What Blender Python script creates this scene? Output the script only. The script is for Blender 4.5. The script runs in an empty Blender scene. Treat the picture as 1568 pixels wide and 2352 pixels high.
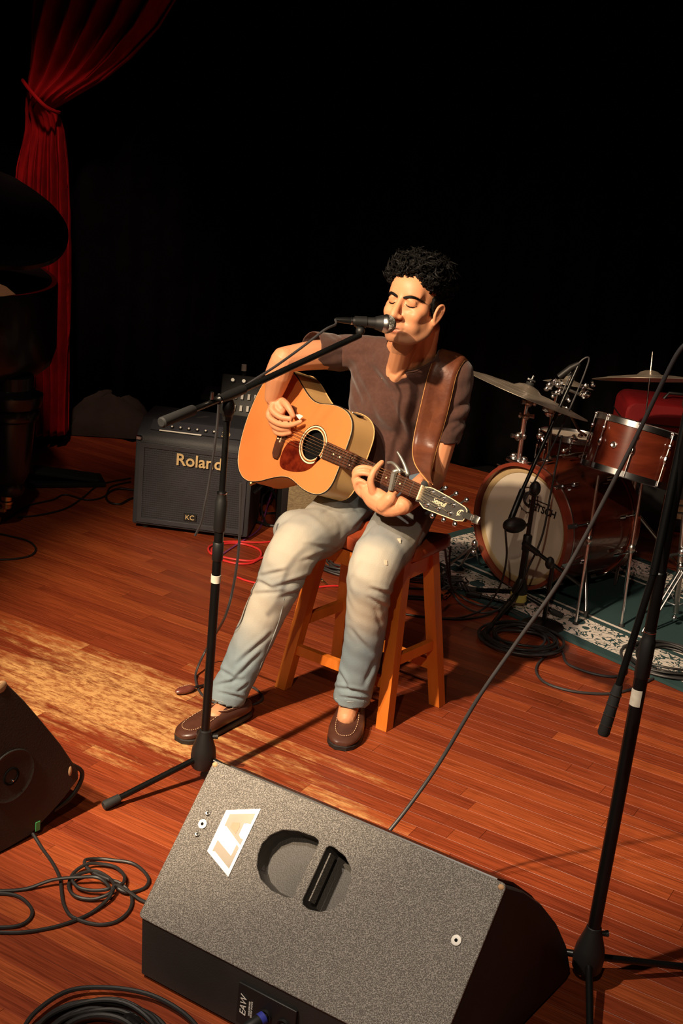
import bpy, bmesh, math, random
import numpy as np
from mathutils import Vector, Matrix, Euler
from mathutils.bvhtree import BVHTree
random.seed(4); rng=np.random.RandomState(7)
V=Vector
# ------------------------------------------------------------------ camera
F=2950.0; PITCH=math.radians(18.46); ROLL=math.radians(5.84); CH=1.92
fwd=V((0,math.cos(PITCH),-math.sin(PITCH))); dn0=V((0,-math.sin(PITCH),-math.cos(PITCH))); rt0=V((1,0,0))
XI=rt0*math.cos(ROLL)-dn0*math.sin(ROLL); YI=rt0*math.sin(ROLL)+dn0*math.cos(ROLL)
CAM=V((0,0,CH))
cd=bpy.data.cameras.new('camera'); cam=bpy.data.objects.new('camera',cd); bpy.context.scene.collection.objects.link(cam)
cd.sensor_fit='VERTICAL'; cd.sensor_height=24; cd.sensor_width=16; cd.lens=F/2352*24; cd.clip_start=.05; cd.clip_end=60
m=Matrix((XI,-YI,-fwd)).transposed().to_4x4(); m.translation=CAM; cam.matrix_world=m
bpy.context.scene.camera=cam
def ray(px,py): return fwd+XI*((px-784)/F)+YI*((py-1176)/F)
def fl(px,py,z=0.):
    d=ray(px,py); return CAM+d*((z-CH)/d.z)
def at(px,py,Y):
    d=ray(px,py); return CAM+d*(Y/d.y)
def onp(px,py,p0,n):
    d=ray(px,py); return CAM+d*((V(p0)-CAM).dot(n)/d.dot(n))
def proj(p):
    v=V(p)-CAM; z=v.dot(fwd); return 784+F*v.dot(XI)/z,1176+F*v.dot(YI)/z
# ------------------------------------------------------------------ world, lights, exposure
sc=bpy.context.scene
sc.view_settings.view_transform='Standard'; sc.view_settings.look='None'; sc.view_settings.gamma=1
sc.view_settings.use_curve_mapping=False; sc.view_settings.exposure=0.25
wd=bpy.data.worlds.new('dark_hall'); sc.world=wd; wd.use_nodes=True
wd.node_tree.nodes['Background'].inputs[0].default_value=(.5,.3,.25,1); wd.node_tree.nodes['Background'].inputs[1].default_value=.0025
def spot(name,loc,target,power,color,angle,blend=.5,size=.06):
    l=bpy.data.lights.new(name,'SPOT'); l.energy=power; l.color=color; l.spot_size=math.radians(angle); l.spot_blend=blend; l.shadow_soft_size=size
    o=bpy.data.objects.new(name,l); sc.collection.objects.link(o); o.location=loc
    o.rotation_euler=(V(target)-V(loc)).to_track_quat('-Z','Y').to_euler(); return o
spot('stage_spot_key',(-2.0,.85,3.5),(-.02,3.75,.5),1120,(1,.76,.50),38,.5,.05)
spot('stage_spot_front',(-.7,-1.6,4.4),(.15,3.3,.5),260,(1,.80,.58),30,.8,.06)
spot('stage_spot_near',(-2.0,.9,4.6),(.35,2.2,0),640,(1,.84,.68),58,.9,.06)
spot('added_spot_drums',(-1.9,.95,3.6),(1.05,5.0,.6),160,(1,.74,.58),22,.6,.05)  # extra lamp beside the key, added for highlights on the drum hoops
spot('stage_spot_red',(-1.2,4.2,3.6),(-1.5,6.4,.85),130,(1,.55,.45),30,.9,.1)
spot('stage_spot_rear',(.2,3.6,4.6),(.5,5.9,0),95,(1,.60,.48),44,1.0,.12)
spot('added_spot_piano',(-.6,2.6,3.9),(-1.42,5.05,.35),48,(1,.82,.66),17,.8,.05)  # lamp added to lift the dim piano leg and caster
# ------------------------------------------------------------------ materials
def pr(m): return m.node_tree.nodes['Principled BSDF']
def mat(name,col,rough=.5,metal=0.,spec=.5,bump=0,bscale=200,coat=0,var=None,vscale=8,stretch=None,sheen=0,emit=None):
    m=bpy.data.materials.new(name); m.use_nodes=True; nt=m.node_tree; b=pr(m); N=nt.nodes; L=nt.links
    b.inputs['Base Color'].default_value=(*col,1); b.inputs['Roughness'].default_value=rough; b.inputs['Metallic'].default_value=metal
    b.inputs['Specular IOR Level'].default_value=spec; b.inputs['Coat Weight'].default_value=coat; b.inputs['Sheen Weight'].default_value=sheen
    tc=N.new('ShaderNodeTexCoord'); mp=N.new('ShaderNodeMapping'); L.new(tc.outputs['Object'],mp.inputs[0])
    if stretch: mp.inputs['Scale'].default_value=stretch
    if var is None: var=tuple(min(1,c*1.25+.002) for c in col)
    n=N.new('ShaderNodeTexNoise'); n.inputs['Scale'].default_value=vscale; n.inputs['Detail'].default_value=5; L.new(mp.outputs[0],n.inputs['Vector'])
    r=N.new('ShaderNodeValToRGB'); r.color_ramp.elements[0].position=.35; r.color_ramp.elements[1].position=.65
    r.color_ramp.elements[0].color=(*col,1); r.color_ramp.elements[1].color=(*var,1)
    L.new(n.outputs[0],r.inputs[0]); L.new(r.outputs[0],b.inputs['Base Color'])
    if bump:
        n2=N.new('ShaderNodeTexNoise'); n2.inputs['Scale'].default_value=bscale; n2.inputs['Detail'].default_value=3; L.new(mp.outputs[0],n2.inputs['Vector'])
        bp=N.new('ShaderNodeBump'); bp.inputs['Strength'].default_value=bump; bp.inputs['Distance'].default_value=.002
        L.new(n2.outputs[0],bp.inputs['Height']); L.new(bp.outputs[0],b.inputs['Normal'])
    if emit: b.inputs['Emission Color'].default_value=(*emit[0],1); b.inputs['Emission Strength'].default_value=emit[1]
    return m
def attrmat(name,rough=.5,attr='Col',bump=0,bscale=200,sub=0,spec=.5):
    m=mat(name,(.5,.5,.5),rough,bump=bump,bscale=bscale,spec=spec); nt=m.node_tree
    a=nt.nodes.new('ShaderNodeVertexColor'); a.layer_name=attr; b=pr(m)
    nt.links.new(a.outputs[0],b.inputs['Base Color']); b.inputs['Subsurface Weight'].default_value=sub; b.inputs['Subsurface Radius'].default_value=(.01,.004,.002)
    b.inputs['Subsurface Scale'].default_value=1
    return m
M={}
M['black_metal']=mat('black_painted_metal',(.0035,.0035,.0035),.34,0,.4)
M['black_plastic']=mat('black_plastic',(.007,.007,.007),.5,bump=.04,bscale=500)
M['chrome']=mat('chrome',(.72,.72,.74),.22,1,var=(.8,.8,.82))
M['dull_chrome']=mat('worn_chrome',(.45,.44,.42),.3,1)
M['rubber']=mat('rubber',(.012,.012,.012),.75)
M['cable']=mat('cable_rubber',(.012,.011,.011),.5)
M['cable_grey']=mat('cable_grey_rubber',(.032,.030,.032),.45)
M['cable_red']=mat('cable_red',(.62,.03,.03),.35)
M['cable_purple']=mat('cable_purple',(.22,.05,.18),.4)
M['white_tape']=mat('white_tape',(.75,.70,.60),.6,var=(.62,.56,.46),vscale=60)
M['yellow_tape']=mat('yellow_tape',(.6,.5,.12),.6)
M['brass']=mat('brass',(.75,.55,.25),.25,1)
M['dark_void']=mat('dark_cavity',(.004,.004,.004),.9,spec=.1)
M['piano']=mat('black_lacquer',(.007,.006,.006),.22,spec=.4)
M['stool']=mat('stool_orange_wood',(.62,.155,.018),.38,bump=.15,bscale=60,var=(.78,.22,.028),vscale=6,stretch=(3,3,.6))
M['stool_seat']=mat('stool_seat_dark_wood',(.22,.035,.012),.3,var=(.33,.06,.02),vscale=5,bump=.1)
M['amp_vinyl']=mat('amp_black_vinyl',(.018,.019,.025),.55,bump=.4,bscale=350)
M['amp_panel']=mat('amp_grey_panel',(.030,.031,.040),.5)
M['cloth_cone']=mat('speaker_cone',(.05,.042,.035),.7)
M['gold']=mat('gold_badge',(.75,.58,.30),.35,.3)
M['white_plastic']=mat('white_plastic',(.75,.73,.68),.45)
M['red_fabric']=mat('red_velvet',(.44,.010,.012),.85,spec=.15,var=(.30,.006,.009),vscale=12)
M['black_fabric']=mat('black_velvet',(.004,.0035,.0035),.95,spec=.05)
M['grey_blanket']=mat('grey_blanket',(.045,.040,.030),.95,spec=.1,bump=.5,bscale=60)
M['bd_wood']=mat('walnut_drum_lacquer',(.075,.012,.006),.22,coat=.6,var=(.14,.025,.010),vscale=5,stretch=(1,1,6))
M['bd_hoop']=mat('rosewood_hoop',(.20,.035,.018),.3,coat=.3)
M['drum_head']=mat('cream_drum_head',(.70,.62,.50),.55,var=(.62,.54,.43),vscale=4)
M['drum_head_edge']=mat('tan_drum_head_edge',(.42,.30,.15),.55)
M['ink']=mat('black_ink',(.01,.01,.01),.6)
M['red_case']=mat('red_case',(.25,.008,.010),.55,var=(.20,.006,.008))
M['blue_grey']=mat('blue_grey_panel',(.30,.33,.42),.5)
M['skin_nail']=mat('nail',(.75,.45,.32),.35)
M['hair']=mat('black_hair',(.003,.0026,.0024),.6,spec=.13)
M['strap']=mat('brown_leather_strap',(.105,.030,.014),.42,bump=.5,bscale=60,var=(.16,.05,.022),vscale=22)
M['strap_edge']=mat('tan_leather_edge',(.60,.30,.10),.6)
M['shoe']=mat('brown_shoe_leather',(.060,.020,.013),.34,bump=.12,bscale=120,var=(.085,.032,.020),vscale=20)
M['shoe_sole']=mat('dark_rubber_sole',(.012,.008,.006),.6)
M['stitch']=mat('tan_thread',(.65,.42,.25),.7)
M['g_side']=mat('pale_maple_side',(.68,.41,.16),.35,var=(.78,.50,.21),vscale=5,coat=.2)
M['g_fret']=mat('rosewood_fretboard',(.055,.017,.009),.4,var=(.09,.03,.016),vscale=20)
M['g_bind']=mat('dark_binding',(.012,.008,.006),.4)
M['cream']=mat('cream_binding',(.80,.62,.40),.4)
M['steel']=mat('guitar_string_bronze',(.85,.72,.55),.35,1)
M['nickel']=mat('nickel',(.50,.48,.44),.32,1)
M['g_head']=mat('headstock_black_grey',(.045,.040,.036),.4)
M['capo']=mat('silver_capo',(.30,.29,.26),.4,.7)
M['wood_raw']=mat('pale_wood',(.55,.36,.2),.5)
M['chip']=mat('chipped_wood',(.45,.27,.14),.8)
M['plate_white']=mat('plate_white',(.92,.92,.90),.3)
M['plate_grey']=mat('plate_grey',(.36,.31,.25),.4)
M['plate_red']=mat('plate_brown_red',(.52,.28,.18),.4)
M['brown_leather']=mat('red_brown_leather',(.14,.035,.025),.3,var=(.2,.06,.04),vscale=30)
M['blue_plastic']=mat('blue_plastic',(.03,.04,.30),.4)
M['green_tape']=mat('green_tape',(.05,.30,.10),.5)
M['sock']=mat('skin_ankle',(.70,.42,.20),.6)
# cymbal bronze
M['bronze']=mat('aged_bronze',(.62,.55,.44),.36,.6,bump=.25,bscale=25,var=(.40,.34,.26),vscale=9)
def wedge_mat():
    m=mat('textured_paint_with_painted_sparkle',(.12,.109,.098),.38,spec=.6,bump=1.0,bscale=450,var=(.42,.39,.355),vscale=450)  # pale speckle puts the lit sparkle of black paint into the colour
    N=m.node_tree.nodes
    for n in N:
        if n.type=='BUMP': n.inputs['Distance'].default_value=.0035
        if n.type=='VALTORGB': n.color_ramp.elements[0].position=.44; n.color_ramp.elements[1].position=.64
    return m
M['wedge']=wedge_mat(); M['wedge_in']=mat('recess_darker_tone',(.060,.055,.050),.5,bump=.6,bscale=400); M['wedge_dark']=mat('matt_black_speaker_paint',(.020,.019,.018),.6,bump=.3,bscale=250)  # handle recesses toned darker than the panel
M['wedge_old']=mat('worn_black_speaker_paint',(.012,.011,.010),.6,bump=.4,bscale=200,var=(.020,.017,.013),vscale=5)
def top_mat():
    m=mat('cedar_guitar_top',(.60,.175,.045),.42,var=(.66,.215,.06),vscale=3,bump=.08,bscale=300,stretch=(1,1,1)); return m
M['g_top']=top_mat()
def tort():
    m=mat('tortoiseshell_pickguard',(.07,.006,.003),.12,var=(.16,.018,.006),vscale=45,coat=.5); return m
M['tort']=tort()
PA=math.radians(-29); PD=V((math.cos(PA),math.sin(PA),0)); PN=V((-math.sin(PA),math.cos(PA),0))
def plank_mat():
    m=bpy.data.materials.new('worn_varnished_floor_boards'); m.use_nodes=True; nt=m.node_tree; N=nt.nodes; L=nt.links; b=pr(m)
    def nd(t,**k):
        n=N.new(t)
        for a,v in k.items(): setattr(n,a,v)
        return n
    geo=nd('ShaderNodeNewGeometry'); mp=nd('ShaderNodeMapping'); mp.inputs['Rotation'].default_value=(0,0,-PA); L.new(geo.outputs['Position'],mp.inputs[0])
    oi=nd('ShaderNodeObjectInfo'); sep=nd('ShaderNodeSeparateColor'); L.new(oi.outputs['Color'],sep.inputs[0])
    at_=nd('ShaderNodeAttribute'); at_.attribute_name='tone'
    ad=nd('ShaderNodeMath',operation='ADD'); L.new(sep.outputs[0],ad.inputs[0]); L.new(at_.outputs['Fac'],ad.inputs[1])
    # grain, offset per board
    cx=nd('ShaderNodeCombineXYZ'); ml=nd('ShaderNodeMath',operation='MULTIPLY'); ml.inputs[1].default_value=37; L.new(ad.outputs[0],ml.inputs[0]); L.new(ml.outputs[0],cx.inputs[2])
    va=nd('ShaderNodeVectorMath',operation='ADD'); L.new(mp.outputs[0],va.inputs[0]); L.new(cx.outputs[0],va.inputs[1])
    st=nd('ShaderNodeVectorMath',operation='MULTIPLY'); st.inputs[1].default_value=(1.7,55,1); L.new(va.outputs[0],st.inputs[0])
    g=nd('ShaderNodeTexNoise'); g.inputs['Scale'].default_value=3; g.inputs['Detail'].default_value=8; g.inputs['Distortion'].default_value=1.2; L.new(st.outputs[0],g.inputs[0])
    base=nd('ShaderNodeValToRGB'); L.new(ad.outputs[0],base.inputs[0]); e=base.color_ramp.elements
    e[0].position=0; e[0].color=(.20,.034,.012,1); e[1].position=1; e[1].color=(.36,.078,.022,1); q=base.color_ramp.elements.new(.6); q.color=(.27,.050,.015,1)
    gr=nd('ShaderNodeValToRGB'); L.new(g.outputs[0],gr.inputs[0]); gr.color_ramp.elements[0].position=.33; gr.color_ramp.elements[0].color=(.50,.44,.42,1); gr.color_ramp.elements[1].position=.62; gr.color_ramp.elements[1].color=(1.12,1.12,1.12,1)
    mx=nd('ShaderNodeMix',data_type='RGBA',blend_type='MULTIPLY'); mx.inputs[0].default_value=.85; L.new(base.outputs[0],mx.inputs[6]); L.new(gr.outputs[0],mx.inputs[7])
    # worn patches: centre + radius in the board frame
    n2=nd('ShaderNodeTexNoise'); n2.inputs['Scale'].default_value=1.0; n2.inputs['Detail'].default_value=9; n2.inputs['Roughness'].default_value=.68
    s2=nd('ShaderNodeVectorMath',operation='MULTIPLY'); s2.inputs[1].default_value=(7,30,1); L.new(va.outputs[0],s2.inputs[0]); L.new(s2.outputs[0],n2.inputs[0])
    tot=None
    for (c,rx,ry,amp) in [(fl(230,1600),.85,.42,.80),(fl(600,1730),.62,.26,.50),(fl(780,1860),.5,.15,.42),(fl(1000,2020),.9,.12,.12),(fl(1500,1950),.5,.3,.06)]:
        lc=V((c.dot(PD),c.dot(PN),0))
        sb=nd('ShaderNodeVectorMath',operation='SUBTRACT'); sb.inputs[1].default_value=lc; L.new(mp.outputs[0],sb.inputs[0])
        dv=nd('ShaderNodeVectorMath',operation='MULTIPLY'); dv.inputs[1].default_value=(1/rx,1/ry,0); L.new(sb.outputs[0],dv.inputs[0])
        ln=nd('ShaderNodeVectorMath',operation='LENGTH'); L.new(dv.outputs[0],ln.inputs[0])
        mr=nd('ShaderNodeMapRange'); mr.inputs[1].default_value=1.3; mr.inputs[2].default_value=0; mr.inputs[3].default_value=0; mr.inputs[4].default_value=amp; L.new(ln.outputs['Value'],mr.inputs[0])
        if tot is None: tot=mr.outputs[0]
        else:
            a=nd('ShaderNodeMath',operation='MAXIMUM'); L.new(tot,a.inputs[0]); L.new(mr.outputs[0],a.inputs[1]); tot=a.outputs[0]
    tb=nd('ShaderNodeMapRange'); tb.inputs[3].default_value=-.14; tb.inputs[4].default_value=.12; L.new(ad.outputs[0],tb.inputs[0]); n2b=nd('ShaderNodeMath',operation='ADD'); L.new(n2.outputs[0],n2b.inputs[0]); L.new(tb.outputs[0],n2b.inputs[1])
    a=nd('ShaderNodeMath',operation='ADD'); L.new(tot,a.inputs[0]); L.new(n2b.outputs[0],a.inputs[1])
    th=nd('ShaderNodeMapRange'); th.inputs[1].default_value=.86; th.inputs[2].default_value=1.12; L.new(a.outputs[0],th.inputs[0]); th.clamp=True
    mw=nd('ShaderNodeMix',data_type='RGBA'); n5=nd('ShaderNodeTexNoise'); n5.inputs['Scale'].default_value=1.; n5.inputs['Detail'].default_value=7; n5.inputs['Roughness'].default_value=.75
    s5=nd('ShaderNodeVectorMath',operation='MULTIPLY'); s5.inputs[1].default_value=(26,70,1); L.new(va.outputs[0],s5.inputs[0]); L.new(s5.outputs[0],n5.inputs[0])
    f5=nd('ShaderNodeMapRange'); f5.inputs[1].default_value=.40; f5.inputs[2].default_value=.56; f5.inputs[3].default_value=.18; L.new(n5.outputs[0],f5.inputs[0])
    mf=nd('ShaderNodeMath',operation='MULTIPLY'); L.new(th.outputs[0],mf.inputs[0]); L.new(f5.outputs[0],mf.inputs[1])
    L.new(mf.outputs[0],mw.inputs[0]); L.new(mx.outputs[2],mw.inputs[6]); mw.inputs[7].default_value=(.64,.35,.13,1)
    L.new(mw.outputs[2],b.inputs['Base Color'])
    rr=nd('ShaderNodeMapRange'); rr.inputs[3].default_value=.33; rr.inputs[4].default_value=.55; L.new(g.outputs[0],rr.inputs[0]); L.new(rr.outputs[0],b.inputs['Roughness'])
    bp=nd('ShaderNodeBump'); bp.inputs['Strength'].default_value=.25; bp.inputs['Distance'].default_value=.001; L.new(g.outputs[0],bp.inputs['Height']); L.new(bp.outputs[0],b.inputs['Normal'])
    b.inputs['Specular IOR Level'].default_value=.45
    return m
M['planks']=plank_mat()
# ------------------------------------------------------------------ mesh helpers
def basis(d,hint=None):
    d=V(d).normalized(); h=V(hint) if hint is not None else (V((0,0,1)) if abs(d.z)<.9 else V((1,0,0)))
    s=d.cross(h)
    if s.length<1e-6: s=d.cross(V((0,1,0)))
    s.normalize(); return s,s.cross(d).normalized(),d
def catmull(P,n=8,closed=False):
    P=[V(p) for p in P]; o=[]; k=len(P)
    for i in range(k if closed else k-1):
        p0=P[(i-1)%k] if (closed or i>0) else P[0]*2-P[1]; p1=P[i%k]; p2=P[(i+1)%k]; p3=P[(i+2)%k] if (closed or i+2<k) else p2*2-p1
        for j in range(n):
            t=j/n; o.append(.5*((2*p1)+(-p0+p2)*t+(2*p0-5*p1+4*p2-p3)*t*t+(-p0+3*p1-3*p2+p3)*t**3))
    if not closed: o.append(P[-1])
    return o
class MB:
    def __init__(s): s.v=[]; s.f=[]
    def add(s,v,f):
        o=len(s.v); s.v+=[tuple(x) for x in v]; s.f+=[tuple(i+o for i in q) for q in f]; return s
    def rings(s,R,caps=True,closed=False):
        n=len(R[0]); o=len(s.v)
        for r in R: s.v+=[tuple(x) for x in r]
        K=len(R)
        for i in range(K if closed else K-1):
            a=o+i*n; b=o+((i+1)%K)*n
            for j in range(n): s.f.append((a+j,a+(j+1)%n,b+(j+1)%n,b+j))
        if caps and not closed:
            s.f.append(tuple(o+j for j in range(n))[::-1]); s.f.append(tuple(o+(K-1)*n+j for j in range(n)))
        return s
    def tube(s,P,r,n=8,caps=True,closed=False,smooth=0):
        if smooth: P=catmull(P,smooth,closed)
        P=[V(p) for p in P]; K=len(P)
        rr=[r]*K if not hasattr(r,'__len__') else [r[0]+(r[-1]-r[0])*i/(K-1) for i in range(K)] if len(r)==2 and K!=2 else list(r)
        R=[]; up=None
        for i,p in enumerate(P):
            d=(P[(i+1)%K]-P[i-1]) if closed else (P[min(i+1,K-1)]-P[max(i-1,0)])
            if d.length<1e-9: d=V((0,0,1))
            d.normalize()
            if up is None: u=basis(d)[0]; w=d.cross(u)
            else:
                u=up-d*up.dot(d)
                if u.length<1e-6: u=basis(d)[0]
                u.normalize(); w=d.cross(u)
            up=u
            R.append([p+(u*math.cos(a)+w*math.sin(a))*rr[i] for a in [2*math.pi*j/n for j in range(n)]])
        return s.rings(R,caps,closed)
    def cyl(s,a,b,r,r2=None,n=16): return s.tube([a,b],[r,r if r2 is None else r2],n)
    def lathe(s,o,axis,prof,n=32,hint=None,closed=False):
        u,w,d=basis(axis,hint); o=V(o)
        R=[[o+d*h+(u*math.cos(a)+w*math.sin(a))*max(r,1e-4) for a in [2*math.pi*j/n for j in range(n)]] for h,r in prof]
        return s.rings(R,not closed,closed)
    def box(s,c,size,X=(1,0,0),Y=(0,1,0),Z=None,bev=0):
        X=V(X).normalized(); Y=V(Y).normalized(); Z=X.cross(Y).normalized() if Z is None else V(Z).normalized(); c=V(c); a,b,h=size[0]/2,size[1]/2,size[2]/2
        if bev:
            R=[]
            for zz,k in ((-h,bev),(-h+bev,0),(h-bev,0),(h,bev)):
                q=[]
                for sx,sy in ((1,1),(-1,1),(-1,-1),(1,-1)):
                    e=[(sx*(a-k),sy*(b-k-bev)),(sx*(a-k-bev),sy*(b-k))]
                    if sx*sy<0: e=e[::-1]
                    q+=e
                R.append([c+X*x+Y*y+Z*zz for x,y in q])
            return s.rings(R)
        R=[[c+X*(sx*a)+Y*(sy*b)+Z*zz for sx,sy in ((1,1),(-1,1),(-1,-1),(1,-1))] for zz in (-h,h)]
        return s.rings(R)
    def bar(s,a,b,w,h,hint=(0,0,1),w2=None,h2=None):
        a=V(a);b=V(b); u,wv,d=basis(b-a,hint); w2=w if w2 is None else w2; h2=h if h2 is None else h2
        R=[[p+u*(sx*ww/2)+wv*(sy*hh/2) for sx,sy in ((1,1),(-1,1),(-1,-1),(1,-1))] for p,ww,hh in ((a,w,h),(b,w2,h2))]
        return s.rings(R)
    def ell(s,c,r,X=(1,0,0),Y=(0,1,0),Z=(0,0,1),n=20,k=12):
        c=V(c);X=V(X);Y=V(Y);Z=V(Z); r=(r,)*3 if not hasattr(r,'__len__') else r
        R=[]
        for i in range(k+1):
            t=math.pi*i/k; zz=-math.cos(t); q=max(math.sin(t),1e-3)
            R.append([c+X*(r[0]*q*math.cos(a))+Y*(r[1]*q*math.sin(a))+Z*(r[2]*zz) for a in [2*math.pi*j/n for j in range(n)]])
        return s.rings(R)
    def chain(s,P,R,n=14,side=None,flat=1.0,smooth=0):
        """closed round-ended limb: centres P with radii R (flat: cross-section ratio along `side`)"""
        P=[V(p) for p in P]
        if smooth:
            Q=catmull(P,smooth); RR=[]
            for i in range(len(P)-1): RR+=[R[i]+(R[i+1]-R[i])*j/smooth for j in range(smooth)]
            RR.append(R[-1]); P,R=Q,RR
        K=len(P); rings=[]; pv=None
        d0=(P[1]-P[0]).normalized(); d1=(P[-1]-P[-2]).normalized()
        seq=[(P[0]-d0*R[0]*math.cos(t),R[0]*math.sin(t),d0) for t in (.05,.5,1.05)]
        for i in range(K): seq.append((P[i],R[i],(P[min(i+1,K-1)]-P[max(i-1,0)]).normalized()))
        seq+=[(P[-1]+d1*R[-1]*math.cos(t),R[-1]*math.sin(t),d1) for t in (1.05,.5,.05)]
        for p,r,d in seq:
            if side is not None: u=V(side)-d*V(side).dot(d)
            else: u=(pv-d*pv.dot(d)) if pv is not None else basis(d)[0]
            u.normalize(); pv=u; w=d.cross(u)
            rings.append([p+u*(math.cos(a)*r*flat)+w*(math.sin(a)*r) for a in [2*math.pi*j/n for j in range(n)]])
        return s.rings(rings)
    def prism(s,poly,o,X,Y,t):
        o=V(o);X=V(X);Y=V(Y);Z=X.cross(Y).normalized()
        R=[[o+X*a+Y*b+Z*k for a,b in poly] for k in (0,t)]
        return s.rings(R)
    def mesh(s,name,smooth=True,org=V((0,0,0))):
        me=bpy.data.meshes.new(name); me.from_pydata([(x-org.x,y-org.y,z-org.z) for x,y,z in s.v],[],s.f); me.update()
        bm=bmesh.new(); bm.from_mesh(me); bmesh.ops.recalc_face_normals(bm,faces=bm.faces); bm.to_mesh(me); bm.free()
        if smooth: me.shade_smooth(); me.set_sharp_from_angle(angle=math.radians(38))
        return me
    def build(s,name,material,parent=None,org=None,smooth=True):
        pw=V((0,0,0))
        if parent is not None: pw=wloc(parent)
        o_=V(org) if org is not None else (pw if parent is not None else V((0,0,0)))
        me=s.mesh(name,smooth,o_); me.materials.append(M[material] if isinstance(material,str) else material)
        return link(name,me,parent,o_)
def wloc(o):
    p=V(o.location)
    while o.parent: o=o.parent; p+=V(o.location)
    return p
def link(name,me,parent=None,loc=V((0,0,0))):
    o=bpy.data.objects.new(name,me); sc.collection.objects.link(o)
    if parent is not None: o.parent=parent; o.location=V(loc)-wloc(parent)
    else: o.location=loc
    return o
def tag(o,label=None,cat=None,group=None,kind=None):
    if label: o['label']=label
    if cat: o['category']=cat
    if group: o['group']=group
    if kind: o['kind']=kind
    return o
def thing(name,loc,label,cat,group=None):
    o=bpy.data.objects.new(name,None); sc.collection.objects.link(o); o.location=loc; o.empty_display_size=.05
    return tag(o,label,cat,group)
def baked(me,mods,name):
    """evaluate modifiers and return a plain mesh"""
    o=bpy.data.objects.new('tmp',me); sc.collection.objects.link(o)
    for t,k in mods:
        md=o.modifiers.new(t,t)
        for a,v in k.items(): setattr(md,a,v)
    dg=bpy.context.evaluated_depsgraph_get(); r=bpy.data.meshes.new_from_object(o.evaluated_get(dg)); r.name=name
    bpy.data.objects.remove(o); return r
def plate(name,outlines,depth,o,X,Y,material,parent,org=None,bevel=0):
    """flat filled plate with holes; outlines in the X,Y frame at o, thickness depth centred behind the face"""
    c=bpy.data.curves.new(name,'CURVE'); c.dimensions='2D'; c.fill_mode='BOTH'; c.extrude=depth/2; c.bevel_depth=bevel; c.bevel_resolution=1
    for ol in outlines:
        sp=c.splines.new('POLY'); sp.points.add(len(ol)-1); sp.use_cyclic_u=True
        for p,(a,b) in zip(sp.points,ol): p.co=(a,b,0,1)
    return curvemesh(name,c,depth,o,X,Y,material,parent,org)
def curvemesh(name,c,depth,o,X,Y,material,parent,org=None):
    t=bpy.data.objects.new('tmp',c); sc.collection.objects.link(t)
    dg=bpy.context.evaluated_depsgraph_get(); dg.update(); me=bpy.data.meshes.new_from_object(t.evaluated_get(dg)); bpy.data.objects.remove(t)
    X=V(X).normalized();Y=V(Y).normalized();Z=X.cross(Y).normalized()
    base=V(org) if org is not None else (wloc(parent) if parent is not None else V((0,0,0)))
    mt=Matrix((X,Y,Z)).transposed().to_4x4(); mt.translation=V(o)-Z*(depth/2)-base
    me.transform(mt); me.name=name
    me.materials.clear(); me.materials.append(M[material] if isinstance(material,str) else material)
    return link(name,me,parent,base)
def text(s_,size,o,X,Y,material,parent,name='lettering',depth=.001,shear=0,align='CENTER',off=0,space=1):
    c=bpy.data.curves.new(name,'FONT'); c.body=s_; c.size=size; c.extrude=depth/2; c.align_x=align; c.align_y='CENTER'; c.shear=shear; c.offset=off; c.space_character=space
    return curvemesh(name,c,-depth,o,X,Y,material,parent)
def setcol(me,cols,name='Col'):
    a=me.color_attributes.new(name,'FLOAT_COLOR','POINT'); a.data.foreach_set('color',np.concatenate([cols,np.ones((len(cols),1))],1).astype(np.float32).ravel())
def cable(name,pts,material,label,group=None,r=.0035,n=8,smooth=8,cat='cable'):
    P=[V(p) for p in pts]; b=MB().tube(P,r,n,smooth=smooth); o=b.build(name,material,org=P[0]); return tag(o,label,cat,group)
def fp(l,r=.0035): return [fl(x,y,0)+V((0,0,r+(z if z else 0))) for x,y,*zz in l for z in [zz[0] if zz else 0]]
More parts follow.
